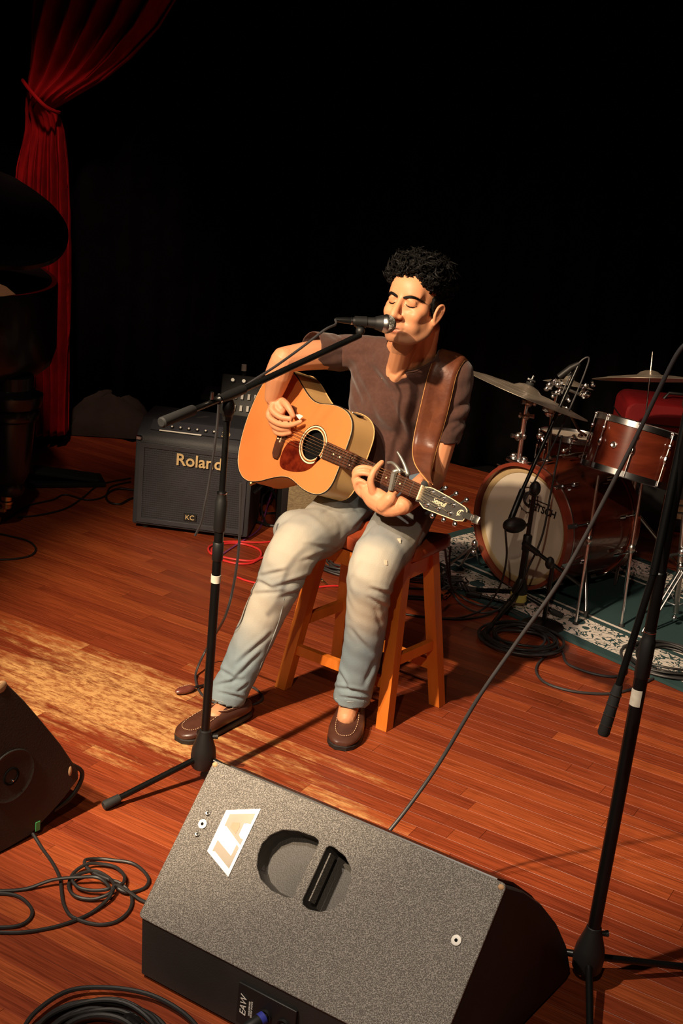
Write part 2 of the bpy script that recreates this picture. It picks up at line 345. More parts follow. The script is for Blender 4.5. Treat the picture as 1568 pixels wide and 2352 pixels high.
# ------------------------------------------------------------------ the setting
FLZ=-.001
MB().box((0,4,-.03),(9,9,.034)).build('floor','dark_void',org=(0,0,0)); floor=bpy.data.objects['floor']; tag(floor,kind='structure')
PWD=.057
def build_floor():
    planks=[]
    for i in range(-90,110):
        n0=i*PWD; rg=random.Random(i*7+3); x=-8.+rg.random()
        while x<8:
            ln=rg.choice((.35,.5,.65,.8,1.0,1.25,1.5)); c=PD*(x+ln/2)+PN*(n0+PWD/2)
            if -2.95<c.x<4.3 and -.2<c.y<6.95 and c.y>.8: planks.append((c,ln,rg.random()))
            x+=ln
    def area(c,ln):
        q=[proj(c+PD*(s1*ln/2)+PN*(s2*PWD/2)) for s1,s2 in ((-1,-1),(1,-1),(1,1),(-1,1))]
        k=[(min(1568,max(0,a)),min(2352,max(0,b))) for a,b in q]
        return abs(sum(k[j][0]*k[(j+1)%4][1]-k[(j+1)%4][0]*k[j][1] for j in range(4)))/2
    planks.sort(key=lambda p:-area(p[0],p[1]))
    cache={}
    mat_=M['planks']
    def unit(ln):
        if ln not in cache:
            b=MB(); g=.0004; e=.0004; R=[[V((x*(ln/2-k),y*(PWD/2-k),z)) for x,y in ((1,1),(-1,1),(-1,-1),(1,-1))] for z,k in ((-.012,g),(-e,g),(0,g+e))]
            b.rings(R); me=b.mesh('plank'); me.materials.append(mat_); cache[ln]=me
        return cache[ln]
    for c,ln,t in planks[:300]:
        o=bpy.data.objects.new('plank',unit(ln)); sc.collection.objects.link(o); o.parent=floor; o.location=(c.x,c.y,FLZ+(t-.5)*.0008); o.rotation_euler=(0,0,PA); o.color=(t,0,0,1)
    b=MB(); tones=[]
    for c,ln,t in planks[300:]:
        g=.0004;e=.0004; z0=FLZ+(t-.5)*.0008
        R=[[c+PD*(x*(ln/2-k))+PN*(y*(PWD/2-k))+V((0,0,z+z0)) for x,y in ((1,1),(-1,1),(-1,-1),(1,-1))] for z,k in ((-.012,g),(-e,g),(0,g+e))]
        b.rings(R); tones+=[t]*12
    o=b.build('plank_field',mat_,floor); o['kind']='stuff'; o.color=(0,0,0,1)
    a=o.data.attributes.new('tone','FLOAT','POINT'); a.data.foreach_set('value',tones)
build_floor()
o=MB().box((0,6.95,2.6),(9,.12,5.2)).build('wall_back','black_fabric'); tag(o,kind='structure')
o=MB().box((-3.75,3.6,2.6),(.12,6.8,5.2)).build('wall_left','black_fabric'); tag(o,kind='structure')
o=MB().box((0,6.88,.05),(9,.02,.10)).build('baseboard_back','black_plastic'); tag(o,kind='structure')
def drape(name,xs,z0,z1,y,amp,per,material,nz=8,seed=1,org=None):
    rg=random.Random(seed); b=MB(); n=int((xs[1]-xs[0])/per*10); R=[]
    ph=[rg.uniform(-.6,.6) for _ in range(n//10+3)]
    rows=[]
    for k in range(nz+1):
        z=z0+(z1-z0)*k/nz; row=[]
        for i in range(n+1):
            x=xs[0]+(xs[1]-xs[0])*i/n; t=i/10; f=t-int(t); p=ph[int(t)]*(1-f)+ph[int(t)+1]*f
            row.append((x,y+amp*math.sin(2*math.pi*t+p+.3*math.sin(z*1.3+i)),z))
        rows.append(row)
    o=len(b.v)
    for r in rows: b.v+=r
    w=n+1
    for k in range(nz):
        for i in range(n): b.f.append((k*w+i,k*w+i+1,(k+1)*w+i+1,(k+1)*w+i))
    me=b.mesh(name,True,V(org)); me.materials.append(M[material]); me=baked(me,[('SOLIDIFY',dict(thickness=.006))],name)
    return link(name,me,None,V(org))
o=drape('backdrop_curtain',(-3.6,4.3),.01,5.0,6.78,.045,.24,'black_fabric',org=(0,6.78,0)); tag(o,'black pleated backdrop curtain hanging across the whole back of the stage','curtain')
# ------------------------------------------------------------------ red curtain, gathered by a tie
def red_curtain():
    Y=6.35
    Lb=[(0,70),(60,63),(130,60),(180,57),(215,60),(250,60),(300,56),(380,38),(480,30),(600,38),(750,48),(880,58),(1010,62)]
    Rb=[(0,400),(60,365),(130,300),(180,240),(215,180),(250,122),(265,133),(300,143),(380,152),(480,157),(600,157),(750,156),(880,154),(1010,152)]
    ip=lambda T,y: np.interp(y,[a for a,_ in T],[b for _,b in T])
    ys=list(range(-120,1006,12)); n=120; rows=[]
    for y in ys:
        a,b_=ip(Lb,y)+(0 if y>0 else -y*.03),ip(Rb,y)+(0 if y>0 else -y*.6); row=[]
        for i in range(n+1):
            u=i/n; px=a+(b_-a)*u
            w=abs(y-235)/60; am=.055*min(1,.35+w*.4) if y>235 else .06*min(1,.4+w*.3)
            dz=am*(math.sin(u*34+.5*math.sin(y*.012))+.45*math.sin(u*71+y*.006+1))
            dz-=.10*math.exp(-((y-222)/38)**2)*math.sin(math.pi*u)
            p=at(px,y,Y); p.y+=dz; p.x+=.012*math.cos(u*34); p.z=max(p.z,.012); row.append(p)
        rows.append(row)
    b=MB(); b.v=[tuple(p) for r in rows for p in r]; w=n+1
    b.f=[(k*w+i,k*w+i+1,(k+1)*w+i+1,(k+1)*w+i) for k in range(len(rows)-1) for i in range(n)]
    org=at(100,1000,Y); org.z=0
    root=thing('stage_curtain',org,'red velvet stage curtain pulled aside by a tie, left of the stage','curtain')
    me=b.mesh('drape',True,org); me.materials.append(M['red_fabric']); me=baked(me,[('SOLIDIFY',dict(thickness=.008))],'drape'); link('drape',me,root,org)
    P=[at(52,185,Y-.06),at(75,215,Y-.14),at(105,245,Y-.15),at(133,258,Y-.08),at(128,250,Y+.08),at(70,205,Y+.1)]
    b=MB(); C=catmull(P,8,True); R=[]
    b.tube(C,.009,8,closed=True); b.build('tie_back','red_fabric',root)
red_curtain()
# grey blanket heap behind the amp
def blanket():
    base=[fl(165,1000),fl(330,1008),fl(350,985),fl(300,978),fl(200,972),fl(160,980)]
    c=sum(base,V())/len(base); b=MB(); R=[]
    for k,(s_,z) in enumerate(((1,.004),(.97,.04),(.85,.10),(.6,.16),(.3,.20),(.05,.21))):
        C=catmull(base,6,True); R.append([V((c.x+(p.x-c.x)*s_*(1+.06*math.sin(i*1.7+k)),c.y+(p.y-c.y)*s_*(1+.05*math.cos(i*1.3)),z+.015*math.sin(i*.9+k*1.3)*(k>0))) for i,p in enumerate(C)])
    b.rings(R); o=b.build('blanket','grey_blanket',org=c); tag(o,'crumpled grey blanket on the floor beside the red curtain','blanket')
blanket()
# ------------------------------------------------------------------ grand piano (left edge)
def piano():
    org=V((-1.45,5.2,0)); root=thing('grand_piano',org,'black lacquered grand piano with raised lid and turned leg, at the left edge','piano')
    # plan of the tail, straight side towards us
    pl=[(a-.07,b_) for a,b_ in [(-3.0,4.85),(-1.75,4.85),(-1.45,4.90),(-1.30,5.0),(-1.225,5.15),(-1.21,5.35),(-1.28,5.6),(-1.5,5.95),(-1.9,6.2),(-3.0,6.3)]]
    C=[V((x,y,0)) for x,y in pl]; C=catmull(C,5)
    b=MB(); cx=V((-2.2,5.5,0))
    R=[]
    for z,k in ((.60,.86),(.62,.93),(.66,.98),(.72,1.0),(.98,1.0),(1.0,.995)): R.append([V((cx.x+(p.x-cx.x)*k,cx.y+(p.y-cx.y)*k,z)) for p in C])
    b.rings(R); b.build('body','piano',root)
    MB().rings([[V((cx.x+(p.x-cx.x)*.97,cx.y+(p.y-cx.y)*.97,z)) for p in C] for z in (.985,1.002)]).build('dark_inside_slab','dark_void',root)  # matte black slab laid on top, painting the dark inside under the lid
    # lid: tail shaped board, hinged on the long side nearest to us and propped up
    n=V((.10,-.62,.78)).normalized(); p0=at(60,608,5.0); X=V((1,0,0))-n*n.x; X.normalize(); Y=n.cross(X).normalized()
    px=[(-420,640),(-200,632),(0,612),(55,612),(100,604),(130,590),(150,565),(157,535),(150,510),(125,475),(90,445),(50,418),(0,394),(-200,330),(-420,290)]
    Q=[onp(x,y,p0,n) for x,y in px]; Q=[Q[0]]+catmull(Q[1:-1],4)+[Q[-1]]
    poly=[((q-p0).dot(X),(q-p0).dot(Y)) for q in Q]
    MB().prism(poly,p0-n*.022,X,Y,.022).build('lid','piano',root)
    q=[(-60,618),(0,652),(14,658),(36,676),(10,680),(-60,684)]  # outline of a pale flat patch on the piano side
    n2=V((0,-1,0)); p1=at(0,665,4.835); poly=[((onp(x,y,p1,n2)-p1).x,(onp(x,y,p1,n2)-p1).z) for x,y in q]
    tag(MB().prism(poly,p1,V((1,0,0)),V((0,0,1)),.004).build('pale_side_patch','wood_raw',root),'pale flat patch on the piano side')
    # turned leg and caster
    lx,ly=at(24,1000,5.1).x,5.1; pf=[(.145,.028),(.15,.055),(.17,.062),(.20,.055),(.205,.060),(.23,.072),(.25,.080),(.45,.098),(.475,.100),(.485,.112),(.51,.116),(.53,.108),(.535,.12),(.56,.128),(.585,.13),(.595,.105),(.61,.09),(.66,.09)]
    lg=MB().lathe((lx,ly,0),(0,0,1),pf,28).build('leg','piano',root)
    b=MB().lathe((lx-.012,ly,0),(0,0,1),[(.085,.02),(.10,.021),(.105,.026),(.115,.026),(.12,.022),(.16,.022)],20); b.box((lx-.04,ly,.075),(.055,.03,.02),bev=.004); b.box((lx-.06,ly-.016,.05),(.03,.004,.05)); b.box((lx-.06,ly+.016,.05),(.03,.004,.05)); b.build('caster','brass',root)
    MB().lathe((lx-.062,ly-.013,.028),(0,1,0),[(0,.02),(.003,.027),(.023,.027),(.026,.02)],20).build('wheel','brass',root)
piano()
# ------------------------------------------------------------------ wedge monitors
w_=V((.8649,-.502,0)).normalized(); q_=V((.502,.8649,0)).normalized(); Z_=V((0,0,1))
def wedge_center():
    w0=-1.483; W=.724; fl_=.14
    org=w_*(w0+W/2)+q_*2.2
    root=thing('floor_monitor',org,'large textured dark grey wedge monitor with carrying handle in the foreground','speaker')
    prof=[(1.875,.012),(1.866,.165),(2.103,.44),(2.19,.385),(2.28,.31),(2.37,.215),(2.44,.12),(2.485,.03),(2.47,.012)]
    def side(q,s): return w0+(W+fl_*max(0,q-2.103) if s else -fl_*max(0,q-2.103))
    P=lambda q,z,s: w_*side(q,s)+q_*q+Z_*z
    e=.006
    b=MB(); R=[]
    # shell without the rear sloping panel: ring loft across the width, slightly eased edges
    for s,ins,dx in ((0,e,0),(0,0,e),(1,0,-e),(1,e,0)):
        cq=2.17;cz=.2; R.append([P(q+(cq-q)*ins*4,z+(cz-z)*ins*4,s)+w_*dx for q,z in prof])
    n=len(prof); o=0; b.v=[tuple(x) for r in R for x in r]
    for k in range(3):
        for j in range(n):
            j2=(j+1)%n
            if j==1 and k==1: continue            # open where the rear panel sits
            b.f.append((k*n+j,k*n+j2,(k+1)*n+j2,(k+1)*n+j))
    b.f.append(tuple(range(n))[::-1]); b.f.append(tuple(3*n+j for j in range(n)))
    b.build('cabinet','wedge_dark',root)
    up=(q_*(2.103-1.866)+Z_*(.44-.165)); Ls=up.length; up.normalize(); P0=w_*w0+q_*1.866+Z_*.165; nn=w_.cross(up).normalized()
    H1=[(.318,.294),(.315,.170),(.311,.167),(.300,.163),(.26,.163),(.226,.175),(.205,.195),(.195,.22),(.193,.245),(.203,.270),(.225,.290),(.26,.301),(.303,.304),(.314,.300)]
    H2=[(.335,.292),(.334,.175),(.339,.165),(.356,.160),(.385,.166),(.41,.185),(.422,.215),(.420,.25),(.408,.275),(.385,.292),(.353,.300),(.340,.299)]
    rnd=lambda w,h,r:[(x0+r*math.cos(a),y0+r*math.sin(a)) for x0,y0,a0 in ((w-r,h-r,0),(r,h-r,90),(r,r,180),(w-r,r,270)) for a in [math.radians(a0+t) for t in (0,30,60,90)]]
    out=[(x-.001,y-.001) for x,y in rnd(W+.002,Ls+.004,.008)]
    plate('rear_panel',[out,H1,H2],.004,P0+nn*.0005,w_,up,'wedge',root,bevel=.002)
    def cup(hole,depth,name,mtl):
        b=MB(); cx=sum(a for a,_ in hole)/len(hole); cy=sum(a for _,a in hole)/len(hole); R=[]
        for d,k in ((-.001,1.0),(.006,1.0),(.012,.995),(depth*.85,.96),(depth,.90)): R.append([P0+w_*(cx+(x-cx)*k)+up*(cy+(y-cy)*k)-nn*d for x,y in hole])
        n=len(hole); b.v=[tuple(x) for r in R for x in r]
        for k in range(len(R)-1):
            for j in range(n): b.f.append((k*n+j,k*n+(j+1)%n,(k+1)*n+(j+1)%n,(k+1)*n+j))
        b.f.append(tuple((len(R)-1)*n+j for j in range(n))); return b.build(name,mtl,root)
    h1=cup(H1,.048,'handle_recess','wedge_in'); h2=cup(H2,.07,'handle_recess','wedge_in')
    MB().bar(P0+w_*.347+up*.178-nn*.022,P0+w_*.347+up*.285-nn*.022,.003,.03,hint=nn).build('handle_lip','wedge',h2)
    # badge
    pl=[(.083,.182),(.082,.278),(.158,.310),(.157,.152)]
    bd=plate('badge',[pl],.002,P0+nn*.005,w_,up,'plate_white',root)
    cx,cy=.122,.232; sh=lambda k:[(cx+(x-cx)*k,cy+(y-cy)*k) for x,y in pl]
    def quad(pts,mtl,nm='badge_print'):
        plate(nm,[pts],.0006,P0+nn*.0058,w_,up,mtl,bd)
    # bilinear map on the badge: u to the right end, v from the low tip to the high side
    A,B_,C_,D_=[V((x,y,0)) for x,y in ((.083,.182),(.082,.278),(.158,.310),(.157,.152))]
    bl=lambda u,v:tuple(((A*(1-v)+B_*v)*(1-u)+(D_*(1-v)+C_*v)*u)[:2])
    fr=[bl(*p) for p in ((.10,.08),(.10,.93),(.90,.93),(.90,.06))]
    bp=lambda L:[(lambda v:(v.dot(w_),v.dot(up)))(onp(430+x/7.127,1820+y/7.127,P0+nn*.006,nn)-P0) for x,y in L]
    quad(bp([(695,355),(1110,345),(1030,518),(980,500),(925,505),(838,688),(870,750),(908,768),(862,860),(635,545),(608,545)]),'plate_grey')
    quad(bp([(497,778),(712,1040),(808,852),(840,905),(678,1245),(450,960),(410,952)]),'plate_grey')
    plate('badge_print',[bp([(740,490),(860,495),(860,560),(790,680),(700,570)])],.0004,P0+nn*.0064,w_,up,'plate_red',bd)
    for x,y,r in ((.043,.256,.006),(.043,.230,.0105),(.042,.206,.006),(.675,.229,.0105)):
        mtl='dull_chrome' if r<.008 else 'white_plastic'; c=P0+w_*x+up*y+nn*.0045
        sc_=MB().lathe(c,nn,[(0,r),(.001,r),(.0018,r*.75),(.0014,r*.35)] ,18).build('screw' if r<.008 else 'washer',mtl,root)
        MB().lathe(c+nn*.0012,nn,[(0,r*.34),(.0009,r*.34)],8).build('recess','dark_void',sc_)
    # connector panel on the vertical lower rear
    n3=-q_; p3=w_*w0+q_*1.868
    X=w_; Y=Z_
    pp=MB().box(p3+X*.345+Y*.083-q_*.004,(.145,.006,.10),w_,q_,bev=.001).build('connector_panel','black_plastic',root)
    lp=V(p3+X*.30+Y*.083-q_*.0085)
    text('EAW',.022,lp+w_*-.010,Z_,-w_,'white_plastic',pp,'lettering',.0006,shear=.2)
    text('LOUDSPEAKER\nSYSTEM  8 OHMS',.0055,lp+w_*.008,Z_,-w_,'white_plastic',pp,'lettering',.0004)
    for dx in (.345,.39):
        c=p3+X*dx+Y*.085-q_*.007
        s_=MB().lathe(c,-q_,[(0,.015),(.004,.015),(.005,.013),(.002,.010),(-.006,.010)],24).build('socket','black_plastic',pp)
        MB().lathe(c,-q_,[(-.004,.006),(.003,.006)],14).build('socket_pin','rubber',s_)
    # worn corners
    for x,y in ((.004,Ls-.004),(W-.006,Ls-.005)):
        MB().ell(P0+w_*x+up*y+nn*.002,(.007,.006,.004),w_,up,nn,10,6).build('chipped_corner','chip',root)
    # speaker grille on the performer's side
    g=[]
    b=MB(); gp=[(2.12,.425),(2.19,.382),(2.28,.307),(2.37,.212),(2.44,.117),(2.47,.05)]
    rr=[]
    for q,z in gp:
        rr.append([P(q,z,0)+w_*.03+q_*.004+Z_*.003,P(q,z,1)-w_*.03+q_*.004+Z_*.003,P(q,z,1)-w_*.03+q_*.009+Z_*.007,P(q,z,0)+w_*.03+q_*.009+Z_*.007])
    b.rings(rr).build('grille','black_metal',root)
    # plug and its cable
    pc=p3+X*.345+Y*.085-q_*.010; d=(-q_*1.0-Z_*.25-w_*.35).normalized()
    pr_=thing('speaker_plug',pc,'black cable plug with blue collar pushed into the foreground wedge','plug')
    MB().tube([pc,pc+d*.012,pc+d*.045,pc+d*.062],[.011,.013,.013,.007],16).build('shell','black_plastic',pr_)
    MB().tube([pc+d*.002,pc+d*.014],[.0138,.0138],18).build('collar','blue_plastic',pr_)
    e1=pc+d*.06; tag(MB().tube([e1,e1+d*.03,e1+d*.06-Z_*.02,V((e1.x-.10,e1.y-.16,.006)),V((e1.x-.2,e1.y-.35,.004))],.0042,10,smooth=8).build('speaker_cable','cable',org=e1),'black cable leaving the blue-collared plug of the foreground wedge','cable')
wedge_center()
def wedge_left():
    d=V((.5916,.8062,0)); n=V((.8062,-.5916,0)); p0=fl(0,1962)
    org=p0+d*-.05-n*.25
    root=thing('stage_monitor',org,'scuffed black wedge monitor cut off by the left edge','speaker')
    pr_=[(-.30,.02),(-.26,.004),(.02,.004),(.095,.012),(.165,.05),(.205,.075),(.255,.115),(.252,.14),(.19,.24),(.129,.325),(.07,.405),(.02,.465),(-.008,.485),(-.04,.48),(-.18,.38),(-.29,.25),(-.33,.12)]
    b=MB(); cx,cz=-.03,.22; R=[]
    for k,t in ((.985,0),(1.0,-.006),(1.0,-.48),(.98,-.49)): R.append([p0+d*(cx+(x-cx)*k)+Z_*(cz+(z-cz)*k)+n*t for x,z in pr_])
    b.rings(R); b.build('cabinet','wedge_old',root)
    P=lambda x,z,t=0: p0+d*x+Z_*z+n*t
    c=P(.030,.212)
    rc=MB().lathe(c,n,[(0,.072),(.0025,.072),(.0035,.070),(.002,.064),(.0015,.06),(.0015,.03)],40).build('pole_plate','wedge_old',root)
    MB().lathe(c,n,[(.001,.024),(.0028,.024),(.0032,.019),(-.0,.017)],28).build('pole_socket','dark_void',rc)
    MB().lathe(c+n*.002-Z_*.014+d*.004,n,[(0,.003),(.003,.002)],8).build('screw','chrome',rc)
    for x,z,rx,rz,r in ((-.004,.466,.030,.022,0),(.222,.15,.012,.024,-.6)):
        MB().ell(P(x,z,-.003),(rx*.7,rz*.8,.005),d,Z_,n,12,6).build('chipped_corner','chip',root)
    MB().box(P(.118,.030,.001),(.014,.026,.002),d,Z_).build('sticker','green_tape',root)
    # bent strap handle at the lower front corner
    MB().tube([P(.235,.16,-.012),P(.272,.125,-.012),P(.268,.09,-.012),P(.235,.058,-.012),P(.18,.045,-.012)],.006,8,smooth=6).build('corner_handle','wedge_old',root)
wedge_left()
# ------------------------------------------------------------------ microphone stands
def xy(p,z): return V((p.x,p.y,z))
def mic_stand(name,label,base,legs,top_z,clutch_z,tapes,boom,hub_h=.135,boomclamp=None,r0=.0125,cat='microphone stand',group=None):
    b0=V((base.x,base.y,0)); root=thing(name,b0,label,cat,group)
    hb=.045
    hub=MB().lathe(b0,Z_,[(hb,.030),(hb+.006,.034),(hb+.035,.036),(hb+.06,.033),(hb+.105,.019),(hb+.115,.017),(hb+.118,.012)],28).build('hub','black_plastic',root)
    MB().tube([b0+V((.015,.004,hb+.095)),b0+V((.036,.008,hb+.095))],[.005,.008],10).build('knob','black_plastic',hub)
    for a in legs:
        e=b0+V((math.cos(a[0]),math.sin(a[0]),0))*a[1]; s=b0+V((math.cos(a[0]),math.sin(a[0]),0))*.025+Z_*(hb+.03); e2=e+Z_*.014
        lg=MB().tube([s,e2],.0085,12).build('leg','black_metal',root)
        dd=(e2-s).normalized(); MB().tube([e2-dd*.045,e2-dd*.002,e2+dd*.004],[.0115,.0135,.011],12).build('rubber_foot','rubber',lg)
    MB().cyl(b0+Z_*(hb+.11),b0+Z_*clutch_z,r0,n=16).build('lower_tube','black_metal',root)
    cl=MB().lathe(b0,Z_,[(clutch_z-.055,.0145),(clutch_z-.05,.0165),(clutch_z+.03,.0165),(clutch_z+.035,.014),(clutch_z+.05,.013)],20).build('clutch','black_plastic',root)
    MB().lathe(b0+Z_*(clutch_z+.050),Z_,[(0,.0132),(.002,.0138),(.004,.0132)],20).build('clutch_ring','chrome',cl)
    MB().cyl(b0+Z_*(clutch_z+.04),b0+Z_*top_z,.0085 if r0<.014 else .010,n=14).build('upper_tube','black_metal',root)
    for tz,h,side in tapes:
        if side: # a strip stuck on one side
            a=[b0+V((math.cos(t)*(r0+.0006),math.sin(t)*(r0+.0006),0)) for t in np.linspace(side-.9,side+.9,7)]
            bb=MB(); bb.rings([[p+Z_*(tz+k*h) for p in a]+[p*1.0+Z_*(tz+k*h)-(p-b0)*.04 for p in a[::-1]] for k in (0,1)]); bb.build('tape','white_tape',root)
        else: MB().lathe(b0,Z_,[(tz,r0),(tz,r0+.0012),(tz+h,r0+.0012),(tz+h,r0)],20).build('tape','white_tape',root)
    return root
LB=fl(463,1792); LB.z=0
def left_stand():
    foot=fl(240,1860); d=foot-LB; a=math.atan2(d.y,d.x); r=d.length
    zt=at(523,948,LB.y).z; cz=at(508,1175,LB.y).z
    zl=at(495,1262,LB.y).z; zt1=at(497,1337,LB.y).z; zt2=at(498,1320,LB.y).z
    root=mic_stand('microphone_stand','black boom microphone stand in front of the guitarist, white tape on its pole',LB,[(a,r),(a+2.05,r),(a-2.1,r)],zt,cz,[(zt1,zt2-zt1,None)],None)
    MB().lathe(LB,Z_,[(zl-.03,.0135),(zl-.028,.015),(zl+.02,.015),(zl+.022,.0135)],18).build('collar','black_plastic',root)
    # boom: counterweight end to clip end
    A=at(372,970,LB.y-.22); B=at(828,772,3.50); piv=A+(B-A)*.30; d=(B-A).normalized()
    # put pivot over the pole
    top=V((LB.x,LB.y,zt))
    pv=MB().ell(top+Z_*.012,(.018,.018,.03)); pv.tube([top-Z_*.02,top+Z_*.02],[.012,.016],14)
    swv=pv.build('swivel','black_plastic',root)
    A=at(372,970,2.98); P1=at(540,903,3.24); B=at(826,770,3.60)
    MB().tube([A,P1],.0075,12).build('boom_tube','black_metal',root)
    MB().tube([P1,B],.0088,12).build('boom_tube','black_metal',root)
    dA=(P1-A).normalized(); dB=(B-P1).normalized()
    MB().tube([A-dA*.004,A,A+dA*.12,A+dA*.125],[.010,.0135,.0135,.010],16).build('counterweight','rubber',root)
    MB().tube([P1-dA*.07,P1-dA*.03,P1+dB*.03],[.011,.0135,.0125],14).build('boom_clamp','black_plastic',root)
    MB().tube([P1-dA*.075,P1-dA*.070],[.0118,.0118],14).build('clamp_ring','chrome',root)
    MB().tube([P1-dA*.10+V((0,-.01,.012)),P1-dA*.10+V((0,-.014,.03))],[.006,.004],10).build('knob','chrome',root)
    # microphone in its clip
    H=at(888,744,3.62); T=at(806,737,3.60); d=(H-T).normalized()
    mr=thing('microphone',T,'black handheld vocal microphone with silver ball grille at the singer\'s mouth','microphone')
    MB().tube([T,T+d*.006,T+d*.012,H-d*.022,H-d*.018],[.009,.0105,.0115,.0165,.0175],20).build('handle','black_plastic',mr)
    MB().lathe(H,d,[(-.034,.0180),(-.028,.0195),(-.016,.0235),(-.014,.0240)],32).build('cone','black_plastic',mr)
    MB().lathe(H,d,[(-.014,.0236),(-.007,.0262),(-.004,.0275),(.0,.0275),(.0005,.026)],32).build('collar_band','dull_chrome',mr)
    hs_=[-.004+(.0262+.004)*math.sin(t)/1.0 for t in np.linspace(-.0,math.pi/2,9)]
    rad=lambda h: math.sqrt(max(1e-8,.0264**2-h*h))
    MB().lathe(H,d,[(h*.985,max(.0005,rad(h)*.975)) for h in hs_],36).build('foam','dull_chrome',mr)
    hw_=[.0264*math.sin(t) for t in np.linspace(-.12,math.pi/2-.03,13)]
    g2=MB().lathe(H,d,[(h,rad(h)) for h in hw_],40)
    me=g2.mesh('grille',True,T); me.materials.append(M['nickel']); me=baked(me,[('WIREFRAME',dict(thickness=.0012,use_replace=True))],'grille'); link('grille',me,mr,T)
    MB().tube([T-d*.045,T-d*.02,T,T+d*.001],[.006,.009,.0095,.0095],14).build('plug','black_metal',mr)
    MB().tube([T-d*.001,T+d*.004],[.0105,.0105],14).build('plug_ring','chrome',mr)
    # clip
    c0=T+d*.022; j=B+V((0,0,.012))
    b=MB().tube([c0-d*.012,c0+d*.022],[.0150,.0165],16); b.bar(c0-Z_*.008,j,.014,.018,hint=d,w2=.012,h2=.014); b.ell(j,.013); b.build('microphone_clip','black_plastic',root)
    # its cable: plug, along the boom, down behind the pole and along the floor
    e=T-d*.045
    pts=[e,at(770,745,3.56),at(745,758,3.52),at(690,800,3.46),at(630,843,3.38),at(575,878,3.31),at(545,900,3.27)]
    tag(MB().tube(pts,.0036,8,smooth=6).build('microphone_cable','cable_grey',org=e),'grey cable running from the vocal microphone down its boom','cable')
    e=at(503,905,3.215)
    pts=[e,at(500,960,3.23),at(492,1030,3.24),at(478,1120,3.26),at(470,1160,3.262),at(462,1200,3.27),at(448,1230,3.28)]
    tag(MB().tube(pts,.0034,8,smooth=6).build('hanging_cable','cable_grey',org=e),'thin grey cable hanging beside the left microphone pole','cable')
    # loose cable from behind the guitar down to the floor by the shoe
    pts=[at(553,1110,3.55),at(551,1180,3.55),at(548,1260,3.55),at(535,1350,3.56),at(515,1420,3.58),fl(480,1480,.10),fl(455,1530,.03),fl(449,1560,.005),fl(463,1595,.005),fl(500,1616,.004),fl(560,1622,.004),fl(596,1612,.004),fl(603,1600,.004),fl(590,1585,.004),fl(572,1577,.004),fl(520,1572,.004),fl(470,1572,.005)]
    tag(MB().tube(pts,.0040,8,smooth=6).build('instrument_cable','cable_grey',org=pts[-1]),'thin cable hanging from the guitar and looping round the right shoe','cable')
left_stand()
RB=fl(1339,2262); RB.z=0
def right_stand():
    zb=.045
    l1=fl(1640,2232)-RB; l2=fl(1350,2420)-RB; l3=fl(1180,2205)-RB
    legs=[(math.atan2(d.y,d.x),.30) for d in (l1,l2,l3)]
    zt=at(1582,900,RB.y).z; cz=at(1464,1500,RB.y).z
    t1=at(1436,1615,RB.y).z; t2=at(1440,1578,RB.y).z
    root=mic_stand('boom_stand','tall black boom stand at the right with a strip of white tape',RB,legs,zt,cz,[(t1,t2-t1,math.radians(-125))],None,r0=.0150)
    # upper sleeve
    z1=at(1500,1315,RB.y).z
    MB().lathe(RB,Z_,[(cz+.05,.0125),(z1,.0125),(z1+.003,.010)],18).build('middle_tube','black_metal',root)
    # boom falls from the pole top to low left, in front of the pole
    top=V((RB.x,RB.y,zt-.02))
    A=at(1592,880,2.53); B=at(1384,1688,2.42); d=(A-B).normalized()
    pass
    B1=at(1470,1440,2.44)
    MB().tube([at(1500,1320,2.45),B],.0078,12).build('boom_tube','black_metal',root)
    MB().tube([A,at(1500,1320,2.45)],.0092,12).build('boom_tube','black_metal',root)
    dd=(B-at(1500,1320,2.45)).normalized()
    g=MB().tube([B-dd*.115,B-dd*.10,B-dd*.005,B],[.009,.0115,.0130,.0105],18).build('counterweight','rubber',root)
    for t in (.093,.07,.047,.024): MB().tube([B-dd*(t+.0008),B-dd*(t-.0008)],[.0131,.0131],18).build('groove_ring','dull_chrome',g)
    MB().ell(top,(.02,.03,.03)).build('swivel','black_plastic',root)
    # its cable: over the top edge, straight slanting down across the stage to behind the wedge
    pts=[at(1640,775,2.52),at(1590,785,2.52),at(1560,805,2.53),at(1520,880,2.55),at(1440,1045,2.60),at(1300,1310,2.66),at(1190,1470,2.70),at(1100,1600,2.72),at(1010,1750,2.73),at(940,1850,2.70),at(880,1925,2.66),at(850,1960,2.62)]
    pts[-1].z=max(pts[-1].z,.01)
    tag(MB().tube(pts,.0048,10,smooth=6).build('long_cable','cable_grey',org=pts[-1]),'long black cable slanting from the top right down behind the foreground wedge','cable')
right_stand()
# ------------------------------------------------------------------ cables on the near floor
cable('coiled_cable',fp([(75,1926,.01),(95,1950),(120,1985),(137,2020),(141,2050),(146,2080),(160,2105),(185,2118),(215,2126),(240,2127),(265,2121),(285,2108),(299,2090),(303,2070),(296,2052),(275,2040,.01),(245,2030,.01),(215,2015,.008),(197,1998,.006),(196,1985,.008),(225,1976),(260,1979),(300,1985),(325,2000),(341,2022),(335,2040),(315,2050),(290,2058,.006),(270,2052,.012),(283,2040,.012),(284,2020,.008),(265,2000,.006),(235,1993,.006),(200,1996,.010),(170,2012,.006),(158,2035,.004),(162,2055,.004),(180,2068,.004),(215,2072,.004),(250,2066,.012),(262,2050,.014),(250,2030,.012),(220,2014,.012),(190,2018,.012),(165,2030,.012),(180,2050,.010),(215,2057,.010),(250,2056,.016),(225,2034,.018),(180,2033,.018),(120,2036,.014),(60,2045),(0,2050),(-60,2052)],.0044),'cable','black cable in a loose tangle left of the foreground wedge',r=.0044,smooth=6)
